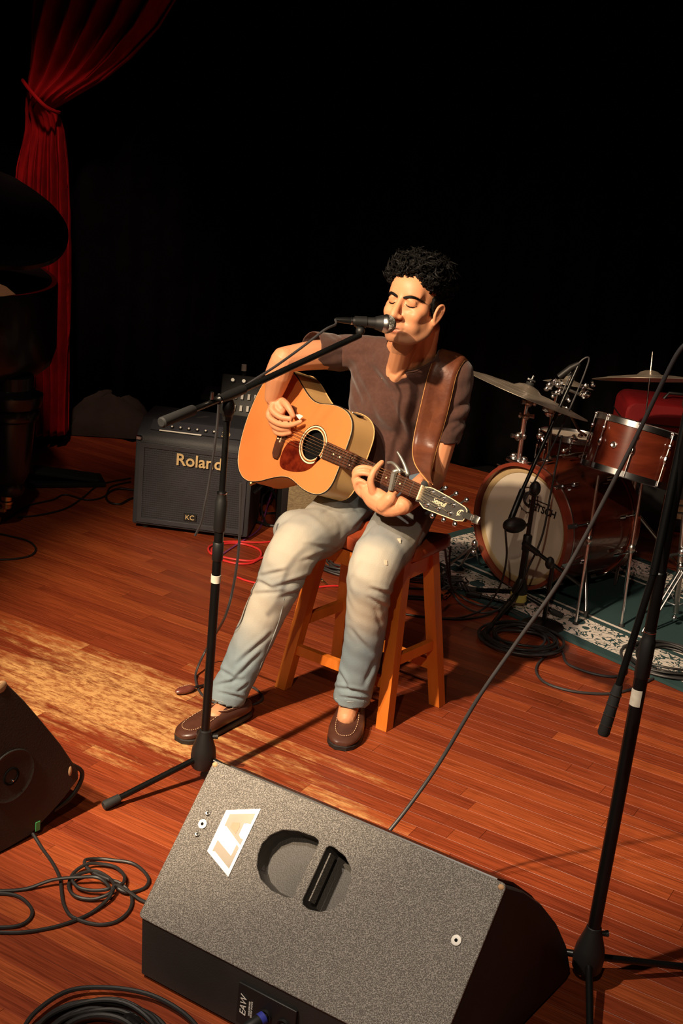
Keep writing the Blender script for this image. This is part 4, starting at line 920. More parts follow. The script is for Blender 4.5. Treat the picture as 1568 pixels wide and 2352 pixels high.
def stands():
    c=V(crash.location); base=at(1190,1062,5.02); root=thing('cymbal_stand',base,'chrome cymbal stand rising from the bass drum top under the crash cymbal','stand')
    p1=at(1196,1015,5.02); p2=at(1204,960,5.0); p3=c-u1*.02
    MB().tube([base,p2],.0105,14).build('lower_tube','chrome',root); MB().tube([p2,at(1212,915,4.98),p3],[.008,.008,.006],12).build('upper_tube','chrome',root)
    for q,s in ((at(1190,1002,5.0),1),(at(1208,955,5.0),-1),(at(1214,925,4.98),1)):
        b=MB(); b.ell(q,(.016,.016,.018)); b.tube([q,q+V((-.03*s,-.01,.003))],[.006,.009],8); b.ell(q+V((.024*s,0,0)),(.008,.006,.012)); b.build('wing_clamp','dull_chrome',root)
    # ride stand
    c=V(ride.location); fx=V((c.x+.02,c.y,0)); root=thing('cymbal_stand',fx,'dim cymbal stand with thin rod above the red case at the right','stand')
    MB().tube([fx+Z_*.02,V((fx.x,fx.y,c.z-.22))],.011,10).build('lower_tube','dull_chrome',root); MB().tube([V((fx.x,fx.y,c.z-.22)),c+Z_*.09],.0035,8).build('rod','chrome',root)
    MB().lathe(c-Z_*.02,Z_,[(0,.012),(.015,.014)],12).build('felt','rubber',root)
    for a in (.3,2.4,4.5): MB().tube([fx+V((math.cos(a)*.3,math.sin(a)*.25,.012)),fx+Z_*.3],.007,8).build('leg','dull_chrome',root)
    # middle stand with red felt and clips
    pb=V((at(1262,1060,5.60).x,5.60,0)); root=thing('percussion_stand',pb,'chrome stand with red felt ring and cluster of clamps right of the crash cymbal','stand')
    top=at(1290,880,5.02); mid=at(1267,950,5.45)
    MB().tube([pb+Z_*.3,at(1258,1060,5.58),mid],.0085,12).build('lower_tube','dull_chrome',root); MB().tube([mid,at(1278,905,5.25),top],.006,10).build('upper_tube','chrome',root)
    for a in (.5,2.6,4.7): MB().tube([pb+V((math.cos(a)*.22,math.sin(a)*.2,.014)),pb+Z_*.32],.007,8).build('leg','dull_chrome',root)
    q=at(1270,932,5.38); MB().lathe(q,(mid-q),[(-.014,.008),(.0,.012),(.016,.008)],14).build('felt_ring','red_case',root)
    rg=random.Random(5)
    for (x,y,s) in ((1262,884,.016),(1270,878,.013),(1281,884,.013),(1278,902,.012),(1255,893,.012),(1300,912,.014),(1286,898,.010),(1270,910,.010),(1345,885,.012),(1362,884,.011),(1335,905,.012),(1240,1000,.016),(1254,1005,.012),(1262,948,.020),(1282,948,.014),(1295,1035,.012),(1320,1010,.013),(1333,1000,.011),(1345,905,.02)):
        p=at(x,y,5.04); b=MB(); b.ell(p,(s,s*.8,s*.9),n=10,k=6); d=V((rg.uniform(-1,1),-.3,rg.uniform(-1,1))).normalized(); b.tube([p,p+d*s*1.7],[s*.35,s*.55],8); b.build('clamp','chrome',root)
    # tom holder arms
    MB().tube([at(1300,935,5.05),at(1330,990,5.0),at(1345,1000,4.95)],.006,8).build('holder_arm','chrome',root)
    MB().tube([at(1270,880,5.05),at(1330,905,5.04),at(1350,885,5.03)],.007,8).build('holder_arm','dull_chrome',root)
    # right hand hardware stand
    f=fl(1545,1440); root=thing('hardware_stand',V((f.x,f.y,0)),'chrome double-braced hardware stand at the right edge beside the rug','stand')
    tp=at(1572,1180,f.y); MB().tube([f+Z_*.06,tp],.012,12).build('pole','dull_chrome',root)
    hub=at(1536,1352,f.y-.02)
    for e in ((1476,1462),(1600,1455),(1500,1400)):
        q=fl(*e); j=V((f.x,f.y,.26)); 
        for s in (-.008,.008): MB().tube([q+V((s,0,.012)),j+V((s,0,0))],.0045,8).build('leg','chrome',root)
        MB().lathe(q,Z_,[(0,.012),(.02,.010)],10).build('rubber_foot','rubber',root); MB().tube([V((f.x,f.y,.09)),q*.5+j*.5],.004,8).build('brace','chrome',root)
    for (x,y,s) in ((1536,1352,.014),(1520,1365,.012),(1566,1268,.018),(1548,1420,.011),(1563,1300,.013)):
        MB().ell(at(x,y,f.y-.02),(s,s,s*1.1),n=10,k=6).build('clamp','chrome',root)
    b=MB(); q=at(1528,1277,f.y-.02); b.ell(q,(.022,.008,.009)); b.ell(q+V((-.02,0,.008)),(.008,.005,.012)); b.tube([q,at(1560,1272,f.y)],.006,8); b.build('wing_clamp','black_plastic',root)
stands()
def red_case():
    p=at(1420,1050,5.95); z1=at(1440,922,5.95).z; zb=at(1545,1056,5.95).z; root=thing('red_case',V((p.x+.3,p.y+.2,zb)),'dark red rounded instrument case behind the drums','case')
    w=.62; h=z1-zb; r=.05; out=[(x0+r*math.cos(a),y0+r*math.sin(a)) for x0,y0,a0 in ((w-r,h-r,0),(r,h-r,90),(r,r,180),(w-r,r,270)) for a in [math.radians(a0+t) for t in (0,22,45,68,90)]]
    MB().prism(out,V((p.x,p.y+.34,zb)),V((1,0,0)),Z_,-.0001) if 0 else None
    b=MB(); R=[]
    for y,k in ((.30,.97),(.29,1),(.01,1),(0,.97)): R.append([V((p.x+w/2+(x-w/2)*k,p.y+y,zb+h/2+(z-h/2)*k)) for x,z in out])
    b.rings(R).build('shell','red_case',root)
    MB().box((p.x+w/2,p.y+.15,zb+h*.62),(w+.006,.306,.006)).build('seam','black_plastic',root)
    MB().tube([V((p.x+.2,p.y+.15,z1)),V((p.x+.22,p.y+.15,z1+.03)),V((p.x+.36,p.y+.15,z1+.03)),V((p.x+.38,p.y+.15,z1))],.008,8).build('handle','black_plastic',root)
    t=thing('road_case',V((p.x+.3,p.y+.2,0)),'dark box with pale blue-grey edge under the red case','case')
    MB().box((p.x+w/2+.05,p.y+.19,zb/2-.02),(w-.02,.36,zb-.06)).build('body','black_plastic',t); MB().box((p.x+w/2+.05,p.y+.18,zb-.03),(w,.40,.055)).build('edge_band','blue_grey',t)
    # crate behind it showing slats of pale wood
    q=at(1532,1150,5.6); t=thing('wooden_crate',V((q.x+.15,q.y+.1,0)),'low wooden crate whose pale slats catch the light at the right edge','crate')
    zz=at(1540,1150,5.6).z
    for k in range(3): MB().box((q.x+.16,q.y,zz-.035*k),(.34,.015,.022)).build('slat','wood_raw',t)
    for s in (-.0,.32): MB().box((q.x+s,q.y+.02,(zz+.02)/2),(.02,.02,zz+.02)).build('post','bd_wood',t)
red_case()
def kick_mics():
    b0=fl(1186,1402); b0.z=0
    root=thing('short_microphone_stand',b0,'short black boom stand with yellow tape, before the cream bass drum head','microphone stand')
    zt=at(1203,1120,b0.y).z
    MB().lathe(b0,Z_,[(.05,.03),(.09,.032),(.13,.018),(.14,.014)],20).build('hub','black_plastic',root)
    MB().cyl(b0+Z_*.12,b0+Z_*(zt*.55),.0135,n=14).build('lower_tube','black_metal',root); MB().cyl(b0+Z_*(zt*.5),b0+Z_*zt,.009,n=12).build('upper_tube','black_metal',root)
    MB().lathe(b0,Z_,[(zt*.5,.015),(zt*.5+.004,.018),(zt*.62,.018),(zt*.63,.014)],16).build('clutch','black_plastic',root)
    for e in ((1106,1470),(1070,1362),(1290,1425)):
        q=fl(*e)+Z_*.014; s=b0+Z_*.08; lg=MB().tube([s,q],.0095,10).build('leg','black_metal',root); d=(q-s).normalized(); MB().tube([q-d*.05,q],[.012,.0155],12).build('rubber_foot','rubber',lg)
    MB().lathe(b0,Z_,[(.045,.0325),(.075,.034),(.076,.032)],18).build('tape','yellow_tape',root)
    A=at(1168,1205,4.66); B=at(1330,835,4.86); K=b0+Z_*zt
    MB().tube([A,at(1200,1125,b0.y-.02)],.012,12).build('boom_tube','black_metal',root); MB().tube([at(1200,1125,b0.y-.02),B],.0075,12).build('boom_tube','black_metal',root)
    MB().ell(K,(.022,.026,.03)).build('boom_clamp','black_plastic',root)
    m_=at(1170,1208,4.62); mr=thing('kick_drum_microphone',m_,'grey egg-shaped microphone in front of the bass drum head','microphone')
    X=V((.8,.55,0)).normalized(); MB().ell(m_+V((.02,.015,0)),(.052,.034,.030),X,Z_.cross(X),Z_,18,10).build('body','black_plastic',mr); MB().ell(m_+X*.045,(.026,.028,.026),X,Z_.cross(X),Z_,18,10).build('grille','dull_chrome',mr)
    MB().tube([m_+X*.03-Z_*.02,b0+Z_*(zt*.72)],.006,8).build('bracket','black_metal',mr)
    # second small stand with a boom across the shell
    c0=fl(1246,1442); c0.z=0; r2=thing('low_boom_stand',c0,'low black boom stand whose arm points at the bass drum from the right','microphone stand')
    z2=at(1262,1295,c0.y).z; MB().cyl(c0+Z_*.03,c0+Z_*z2,.009,n=12).build('pole','black_metal',r2); MB().lathe(c0,Z_,[(0,.085),(.012,.085),(.018,.06),(.022,.015)],28).build('round_base','black_metal',r2)
    MB().tube([at(1203,1247,c0.y-.06),at(1338,1348,c0.y+.08)],.0075,10).build('boom_tube','black_metal',r2)
    MB().tube([at(1203,1247,c0.y-.06),at(1235,1271,c0.y-.03)],.0115,12).build('boom_tube','black_plastic',r2)
    MB().ell(at(1262,1293,c0.y),(.018,.018,.025)).build('boom_clamp','black_plastic',r2)
    # overhead microphone at the top of the short stand boom
    t=thing('drum_microphone',B,'small black microphone and clip at the top of the slanting drum boom','microphone')
    MB().tube([B,B+V((-.03,0,-.02)),B+V((-.07,0,-.06))],[.010,.013,.013],12).build('body','black_plastic',t)
    # cables of the kit
    def cz(l,pts,m='cable',r=.004): cable('stage_cable',pts,m,l,r=r,smooth=6)
    cz('thin cable looping over the top of the slanting drum boom',[at(1290,905,4.86),at(1310,860,4.87),at(1335,828,4.88),at(1352,822,4.88),at(1345,850,4.87),at(1325,900,4.85),at(1285,990,4.80),at(1240,1080,4.76),at(1205,1150,4.72)],'cable_grey',.0035)
    cz('black cable hanging from the drum boom past the cream head',[at(1160,1215,4.60),at(1163,1280,4.60),at(1150,1340,4.62),at(1125,1385,4.64),fl(1100,1404,.02),fl(1060,1418,.005),fl(1020,1420,.005),fl(960,1415,.005),fl(900,1405,.005)])
    cz('black cable hanging in a curve right of the short stand',[at(1290,1000,4.8),at(1265,1130,4.72),at(1245,1230,4.68),at(1215,1300,4.66),at(1190,1350,4.66),fl(1150,1395,.03),fl(1110,1415,.006),fl(1060,1422,.005),fl(1010,1420,.005)])
    cz('grey cable dropping from the stool side and curving right over the rug',[at(1022,1262,4.6),at(1028,1310,4.62),at(1036,1345,4.7),fl(1060,1372,.03),fl(1100,1390,.02),fl(1150,1396,.015),fl(1200,1412,.01),fl(1225,1440,.006),fl(1250,1470,.006)],'cable_grey',.0045)
    cz('second grey cable dropping beside the right stool leg',[at(1034,1255,4.6),at(1032,1300,4.65),fl(1040,1362,.05),fl(1070,1395,.01),fl(1110,1408,.01),fl(1160,1400,.02),fl(1210,1425,.008)],'cable_grey',.004)
    for k,(y1,y2) in enumerate(((1362,1370),(1372,1376),(1345,1352))): cz(['topmost','lowest','middle'][k]+' of three black cables between the right stool legs',fp([(880,y1),(930,y2),(985,y2+3),(1015,y2-2)],.005))
    cz('black cable sweeping over the bare floor in front of the rug',fp([(1275,1480),(1290,1500),(1300,1525),(1330,1540),(1370,1552),(1410,1557),(1435,1548),(1432,1525),(1420,1515)],.005),'cable_grey',.0048)
    cz('black cable making a wide bow in front of the drum coil',fp([(1272,1490,.02),(1250,1510),(1233,1530),(1232,1550),(1250,1570),(1290,1585),(1340,1594),(1400,1596),(1450,1585),(1500,1560)],.005),'cable_grey',.0048)
    for (cx,cy,rr,nm,kk) in ((1196,1478,.155,'coil of black cable on the floor in front of the bass drum',7),(1532,1528,.165,'coil of black cable at the right edge on the rug corner',6),(955,1315,.13,'messy coil of black cable behind the right stool legs',7)):
        c=fl(cx,cy); t=thing('cable_coil',c,nm,'cable'); rg=random.Random(cx)
        for k in range(kk):
            r=rr-.011*k; P=[c+V((math.cos(a)*r*1.03+.008*math.sin(a*2+k*2),math.sin(a)*r*.97,.014+.006*(k%3)+.010*math.sin(a*1.0+k*1.3)**2)) for a in np.linspace(0,2*math.pi,24)[:-1]]
            MB().tube(P,.0048,8,closed=True,smooth=2).build('cable_turn','cable_grey' if k%3==0 else 'cable',t)
    # cable knot on the rug
    t=thing('cable_bundle',fl(1050,1345),'knotted bundle of thin black and grey cables on the rug beside the stool','cable'); rg=random.Random(11)
    for k in range(9):
        P=[fl(1045+rg.uniform(-32,32),1338+rg.uniform(-16,18),.02+rg.random()*.03) for _ in range(6)]; MB().tube(P,.0035,6,smooth=5).build('cable_loop','cable' if k%2 else 'cable_grey',t)
    # black wand lying on the rug
    a=fl(1072,1362,.02); b_=fl(1165,1385,.02); t=thing('short_tube',a,'short black tube lying on the white rug border','tube'); MB().tube([a,a+(b_-a)*.35,a+(b_-a)*.36,b_],[.015,.015,.008,.007],12).build('body','black_metal',t)
kick_mics()
# pedals and folded stand left of the bass drum
def tripod_left():
    f=fl(1075,1330); root=thing('folded_tripod',V((f.x,f.y,0)),'folded chrome tripod leg set between the stool and the bass drum','stand')
    top=at(1090,1250,f.y); 
    for e in ((1052,1312),(1100,1302),(1012,1318)):
        q=fl(*e)+Z_*.01; MB().tube([q,top],.005,8).build('leg','dull_chrome',root); MB().ell(q,.011,n=8,k=6).build('rubber_foot','rubber',root)
    MB().ell(top,(.014,.014,.02)).build('clamp','chrome',root)
    MB().ell(at(1087,1268,f.y),.011).build('clamp','chrome',root)
tripod_left()
# ------------------------------------------------------------------ stool
S0=[V((-.134,3.864,0)),V((.204,3.647,0)),V((.38,3.852,0)),V((.042,4.07,0))]
def stool():
    c=sum(S0,V())/4; X=(S0[1]-S0[0]).normalized(); Y=Z_.cross(X).normalized()
    root=thing('wooden_stool',c,'orange wooden stool with dark saddle seat under the guitarist','stool')
    hs=.595; hx,hy=.215,.125; nx,ny=20,10
    b=MB(); R=[]
    def top(u): return hs-.018*(1-(u*u))+.010*u*u
    def ring(k,dz,u0):
        pts=[]
        for a in np.linspace(0,2*math.pi,49)[:-1]:
            ca,sa=math.cos(a),math.sin(a); e=.28; x=math.copysign(abs(ca)**e,ca); y=math.copysign(abs(sa)**e,sa); pts.append(c+X*(x*hx*k)+Y*(y*(hy-.008+.008*x*x)*k)+Z_*(top(x)+dz))
        return pts
    R=[ring(.02,-.045,0),ring(.97,-.042,0),ring(1.0,-.034,0),ring(1.0,-.008,0),ring(.975,-.001,0),ring(.5,-.0,0),ring(.02,0,0)]
    b.rings(R).build('seat','stool_seat',root)
    tp=[]
    for i,p in enumerate(S0):
        sx=-1 if i in (0,3) else 1; sy=-1 if i in (0,1) else 1
        t=c+X*(sx*.148)+Y*(sy*.082)+Z_*.553; tp.append(t)
        o=.020; u=X;v=Y; b=MB(); b.rings([[q+u*(a*o)+v*(d*o) for a,d in ((1,1),(-1,1),(-1,-1),(1,-1))] for q in (p-u*sx*.019*0+Z_*.0,t)]); b.build('leg','stool',root)
    L=lambda i,z: S0[i]+(tp[i]-S0[i])*(z/.553)
    for i,j,z in ((0,3,.245),(1,2,.22),(0,1,.145),(3,2,.14),(0,1,.50),(2,3,.50),(0,3,.505),(1,2,.505)):
        a,b_=L(i,z),L(j,z); MB().bar(a,b_,.020,.034 if z<.4 else .05,hint=Z_).build('stretcher' if z<.4 else 'apron','stool',root)
stool()
# ------------------------------------------------------------------ guitar
GU=V((.6673,-.7447,-.0112)).normalized(); GF=V((-.7019,-.6337,.3253)).normalized(); GV=GF.cross(GU); GV=GV if GV.z>0 else -GV; GV.normalize(); GF=GU.cross(GV).normalized(); GF=GF if GF.y<0 else -GF
GN=V((.2157,3.480,.8404)); GK=.97
def G(u,v,w=0.): return GN+(GU*u+GV*v+GF*w)*GK
def gp(px,py,off=0.):
    q=onp(px,py,GN,GF); return q+GF*off
def guv(px,py,w=0.):
    q=onp(px,py,GN+GF*w*GK,GF)-GN; return (q.dot(GU)/GK,q.dot(GV)/GK)
def guitar():
    org=G(-.66,-.19,-.12); root=thing('acoustic_guitar',org,'acoustic guitar with orange cedar top and pale maple sides held by the seated man','guitar')
    pr_=[(0,.0),(.0005,.05),(.004,.088),(.018,.117),(.045,.136),(.08,.144),(.12,.1435),(.155,.137),(.185,.131),(.215,.131),(.25,.141),(.29,.160),(.33,.181),(.37,.196),(.40,.200),(.43,.194),(.46,.174),(.482,.140),(.497,.085),(.503,.04),(.505,0)]
    C=catmull([V((-.359-a,b,0)) for a,b in pr_],3); half=[(p.x,max(p.y,0)) for p in C]
    out=half+[(x,-y) for x,y in half[::-1][1:-1]]
    hole=[(-.509+.050*math.cos(a),.050*math.sin(a)) for a in np.linspace(0,2*math.pi,41)[:-1]]
    w0=-.006
    sc2_=lambda o,k:[(x,y) for x,y in o]
    P0=G(0,0,w0); k=lambda o:[(a*GK,b*GK) for a,b in o]
    plate('soundboard',[k(out),k(hole)],.003,P0,GU,GV,'g_top',root) if GU.cross(GV).dot(GF)>0 else plate('soundboard',[k([(a,-b) for a,b in out]),k([(a,-b) for a,b in hole])],.003,P0,GU,-GV,'g_top',root)
    # sides and back
    dep=lambda u: .100+.022*min(1,max(0,(-.359-u)/.5))
    b=MB(); R=[]
    for f in (0.001,.5,1.0): R.append([G(u,v,w0-.0012-dep(u)*f) for u,v in out])
    n=len(out); b.v=[tuple(x) for r in R for x in r]; b.f=[(q*n+j,q*n+(j+1)%n,(q+1)*n+(j+1)%n,(q+1)*n+j) for q in range(2) for j in range(n)]
    b.build('side','g_side',root)
    b=MB(); R=[[G(u*1+( -.61-u)*(1-s),v*s,w0-.0012-dep(u)-d) for u,v in out] for s,d in ((1,0),(.97,.003),(.7,.009),(.3,.012),(.02,.013))]; b.rings(R).build('back','g_side',root)
    b=MB(); R=[[G(u+(-.61-u)*.0,v,w) for u,v in out] for w in (0,)]
    for nm,w,r,mt in (('binding',w0-.0015,.0024,'g_bind'),('back_binding',w0-.001-.115,.0018,'g_side')):
        if nm=='binding': MB().tube([G(u,v,w) for u,v in out],r,6,closed=True).build(nm,mt,root)
        else: MB().tube([G(u,v,w0-.0012-dep(u)) for u,v in out],r,6,closed=True).build(nm,mt,root)
    MB().tube([G(u+(-.61-u)*.008,v*.992,w0+.0003) for u,v in out],.0005,5,closed=True).build('purfling','cream',root)
    # inner darkness of the body
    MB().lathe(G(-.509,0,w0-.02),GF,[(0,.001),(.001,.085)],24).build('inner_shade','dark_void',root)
    for nm,r,t,mt in (('rosette',.0600,.0022,'cream'),('rosette_ring',.0565,.0012,'g_bind'),('rosette_ring',.0635,.001,'g_bind'),('hole_edge',.0505,.0012,'cream')):
        MB().lathe(G(-.509,0,w0),GF,[(.0001,(r-t)*GK),(.0006,(r-t)*GK),(.0006,(r+t)*GK),(.0001,(r+t)*GK)],56,closed=True).build(nm,mt,root)
    # pickguard
    cr=lambda L:[guv(540+x/4.355,720+y/4.355,w0) for x,y in L]
    pg=cr([(590,1270),(545,1285),(505,1330),(470,1400),(450,1470),(452,1520),(480,1555),(540,1575),(610,1585),(690,1578),(750,1552),(800,1505),(832,1445),(835,1415)])
    a0,a1=[math.atan2(p[1],p[0]+.509) for p in (pg[-1],pg[0])]
    # inner arc along the rosette
    if a1>a0: a1-=2*math.pi
    arc=[(-.509+.064*math.cos(t),.064*math.sin(t)) for t in np.linspace(a0,a1,12)]
    PG=[(p.x,p.y) for p in catmull([V((x,y,0)) for x,y in pg],3)]+arc
    MB().prism(k(PG),G(0,0,w0+.0005),GU,GV,.0014*(1 if GU.cross(GV).dot(GF)>0 else -1)).build('pickguard','tort',root)
    # bridge, saddle, pins
    bo=[(-.640,.055),(-.637,.075),(-.641,.090),(-.660,.092),(-.672,.078),(-.676,.05),(-.676,-.05),(-.672,-.078),(-.660,-.092),(-.641,-.090),(-.637,-.075),(-.640,-.055)]
    br=MB().prism(k(bo),G(0,0,w0+.0005),GU,GV,.008*(1 if GU.cross(GV).dot(GF)>0 else -1)).build('bridge','g_fret',root)
    MB().bar(G(-.650,.036,w0+.010),G(-.653,-.036,w0+.010),.003,.004,hint=GF).build('saddle','cream',br)
    for i in range(6): MB().lathe(G(-.666,.0265-.0106*i,w0+.008),GF,[(0,.0028),(.003,.0032),(.005,.002)],10).build('bridge_pin','cream',br)
    # neck, heel, fretboard
    b=MB(); R=[]
    for u,hw,t in ((0,.0215,.020),(-.1,.0235,.021),(-.2,.025,.022),(-.30,.0265,.024),(-.335,.0275,.035),(-.350,.0285,.075),(-.362,.029,.105)):
        R.append([G(u,hw*math.cos(a),-.0055-t*math.sin(a)) for a in np.linspace(0,math.pi,14)])
    b.rings(R).build('neck','bd_wood',root)
    fb=MB(); R=[]
    for u,hw in ((.0,.0225),(-.444,.028)): R.append([G(u,hw,-.006),G(u,hw,-.0008),G(u,hw*.5,0),G(u,-hw*.5,0),G(u,-hw,-.0008),G(u,-hw,-.006)])
    fb=fb.rings(R).build('fretboard','g_fret',root)
    for i in range(1,21):
        u=-.648*(1-2**(-i/12)); hw=.0225+(.0055)*(-u/.444); MB().tube([G(u,hw-.0005,-.0002),G(u,hw*.5,.0006),G(u,-hw*.5,.0006),G(u,-hw+.0005,-.0002)],.0011,5).build('fret','nickel',fb)
    for f,vv in ((3,0),(5,0),(7,0),(9,0),(12,.012),(12,-.012),(15,0),(17,0)):
        u=-.648*(1-(2**(-f/12)+2**(-(f-1)/12))/2); MB().lathe(G(u,vv,.0001),GF,[(0,.0030),(.0004,.0030)],12).build('inlay_dot','cream',fb)
    MB().bar(G(.002,.0225,.0012),G(.002,-.0225,.0012),.005,.0085,hint=GF).build('nut','cream',root)
    for i in range(6):
        a=.018-.0072*i; c=.0265-.0106*i
        MB().tube([G(.002,a,.0030),G(-.652,c,w0+.0125),G(-.664,c,w0+.009)],.0007 if i>2 else .0011,5).build('string','steel',root)
    # headstock
    h3=lambda L:[guv(780+x/4.612,1000+y/4.612,-.004) for x,y in L]
    ho=h3([(862,528),(905,548),(950,552),(990,562),(1080,610),(1190,672),(1330,762),(1350,795),(1346,850),(1305,908),(1240,906),(1050,835),(890,770),(848,712),(800,695)])
    hx=MB().prism(k(ho),G(0,0,-.018),GU,GV,.0145*(1 if GU.cross(GV).dot(GF)>0 else -1)).build('headstock','g_head',root)
    hz=-.0034/1
    ins=[(x+( .10-x)*.03,y*.93) for x,y in ho[1:14]]
    MB().tube([G(x,y,-.0030) for x,y in ho[1:14]],.0013,6).build('headstock_binding','cream',hx)
    MB().box(G(.012,0,-.0025),(.016*GK,.040*GK,.003),GU,GV).build('string_cover','nickel',hx)
    posts=h3([(990,603),(1105,665),(1210,738),(935,735),(1055,775),(1175,825)]); pegs=h3([(1098,552),(1212,612),(1322,680),(960,845),(1080,888),(1200,935)])
    for i,((x,y),(x2,y2)) in enumerate(zip(posts,pegs)):
        t=MB().lathe(G(x,y,-.0035),GF,[(0,.0070),(.003,.0072),(.005,.005),(.005,.003),(.014,.0028),(.015,.002)],16).build('tuner_post','chrome',hx)
        e=G(x2,y2,-.012); s=G(x,y,-.012); d=(e-s).normalized()
        MB().tube([s+d*.012,e-d*.004],.0028,8).build('tuner_shaft','chrome',t); MB().ell(e,(.0085,.0055,.0075),d,GF,d.cross(GF),12,8).build('tuner_button','chrome',t)
        sv=.018-.0072*i if i<3 else .018-.0072*(5-(i-3)); MB().tube([G(.004,(sv if i<3 else -(.018-.0072*(i-3))) ,.0028),G(x,y,.006)],.0007,5).build('string','steel',hx)
    sg=h3([(1055,712),(1110,738)]); X=(G(*sg[1])-G(*sg[0])).normalized(); X=(X+ -GV*0).normalized()
    Y=GF.cross(X); Y=Y if Y.dot(GV)>0 else -Y
    Xr=X if X.cross(Y).dot(GF)>0 else X
    text('Seagull',.021,G(*sg[0],-.0026)+X*-.0,Xr,Y,'cream',hx,'lettering',.0006,shear=.35,off=.0001,space=.9)
    em=h3([(1262,815)])[0]; text('C',.026,G(*em,-.0026),Xr,Y,'cream',hx,'emblem',.0006,shear=.5); text('J',.022,G(em[0]+.002,em[1]+.001,-.0026),Xr,Y,'cream',hx,'emblem',.0006,shear=.4)
    # clip-on tuner at the tip
    ct=h3([(1325,838),(1430,885),(1475,905)]); t=thing('clip_on_tuner',G(*ct[1],-.01),'silver clip-on tuner clamped to the tip of the guitar headstock','tuner')
    p=G(*ct[0],.002); q=G(*ct[1],.004); d=(q-p).normalized(); MB().bar(p,q,.017,.005,hint=GF).build('clip_arm','nickel',t); e=q; n=d.cross(GF).normalized()
    MB().box(q+d*.012-GF*.002,(.024,.022,.009),d,n,bev=.001).build('body','nickel',t); MB().tube([q+n*.006-d*.004+GF*.004,q-n*.006-d*.004+GF*.004],.003,8).build('hinge_pin','chrome',t)
    MB().bar(G(*ct[0],-.022),q-GF*.022,.015,.004,hint=GF).build('lower_jaw','nickel',t); MB().bar(q+d*.0+GF*.002,q-GF*.022,.014,.004,hint=d).build('bridge_piece','nickel',t)
    # end pin and preamp
    ep=gp(577,1108,-.012); MB().lathe(ep,(-GU-GV*.4).normalized(),[(-.004,.004),(.008,.004),(.012,.0075),(.016,.0075),(.018,.004)],14).build('strap_button','brass',root)
    ux=-.43; 
    MB().bar(G(ux-.035,.139,-.05),G(ux+.035,.140,-.05),.03,.004,hint=GV).build('preamp','black_plastic',root)
    for i in range(4): MB().ell(G(ux-.024+.014*i,.143,-.03),.0028,n=8,k=5).build('preamp_knob','chrome',root)
    return root
guitar_root=guitar()
def capo():
    h=lambda x,y,o:gp(780+x/4.612,1000+y/4.612,o)
    a=h(598,392,.008); b_=h(556,592,.008); root=thing('capo',a,'silver trigger capo clamped on the guitar neck','capo')
    d=(b_-a).normalized()
    MB().bar(a-d*.002,b_,.012,.009,hint=GF).build('clamp_bar','capo',root)
    MB().bar(a-d*.004-GF*.003,b_-GF*.004,.010,.004,hint=GF).build('rubber_pad','rubber',root)
    b=MB(); b.chain([a,h(625,372,-.002),h(648,392,-.02),h(630,430,-.035)],[.0075,.0085,.008,.006],10,smooth=4); b.build('frame','capo',root)
    b=MB(); b.chain([h(640,380,.0),h(600,320,.004),h(560,292,.004),h(518,292,.002)],[.0065,.0052,.0045,.005],10,smooth=4); b.build('short_handle','capo',root)
    b=MB(); b.chain([h(690,400,-.012),h(672,320,-.008),h(642,240,-.004),h(612,178,0)],[.0075,.0055,.0045,.0035],10,smooth=4); b.build('long_handle','capo',root)
    MB().tube([h(662,384,.006),h(668,388,-.02)],.0045,10).build('pivot','nickel',root)
    MB().chain([h(632,440,-.032),h(610,500,-.034)],[.006,.006],10).build('rear_jaw','capo',root)
capo()
# ------------------------------------------------------------------ the guitarist
def rotm(a,b,c): return (Matrix.Rotation(c,3,'Z')@Matrix.Rotation(b,3,'Y')@Matrix.Rotation(a,3,'X'))
HR=rotm(-.1420,.005,-.5582); HC=V((.1542,3.80,1.3227))
def Hd(x,y,z): return HR@V((x,y,z))+HC
HX,HY,HZ=HR@V((1,0,0)),HR@V((0,1,0)),HR@V((0,0,1))
BL_=V((.87,-.49,0)).normalized(); BF=V((-.49,-.87,0)).normalized()
SR=at(782,812,4.07); SL=at(1040,868,3.90)
TR=[(.62,.14,4.02,.160,.120),(.70,.145,4.015,.172,.136),(.80,.145,4.015,.160,.130),(.90,.145,4.01,.155,.120),(.98,.148,4.0,.168,.122),(1.05,.150,3.985,.178,.115),(1.10,.148,3.975,.165,.098),(1.135,.150,3.965,.12,.080),(1.155,.152,3.955,.082,.066)]
def torso(b,s=0.,zmin=0,top=True):
    R=[]; T=[t for t in TR if t[0]>=zmin]
    if not top: T=T
    for z,x,y,a,d in T:
        R.append([V((x,y,z-(s*.6 if z>1.08 else 0)))+BL_*((a-s)*math.copysign(abs(math.cos(t))**.85,math.cos(t)))+BF*((d-s)*math.copysign(abs(math.sin(t))**.85,math.sin(t))) for t in np.linspace(0,2*math.pi,37)[:-1]])
    b.rings(R)
def c2(x,y,o): return gp(540+x/4.355,720+y/4.355,o)
def c3(x,y,o): return gp(780+x/4.612,1000+y/4.612,o)
ELR=at(652,826,3.93); WRR=gp(654,922,.055)
ELL=at(992,1100,3.86); WRL=c3(560,715,-.045)
NB=V((.150,3.945,1.10))
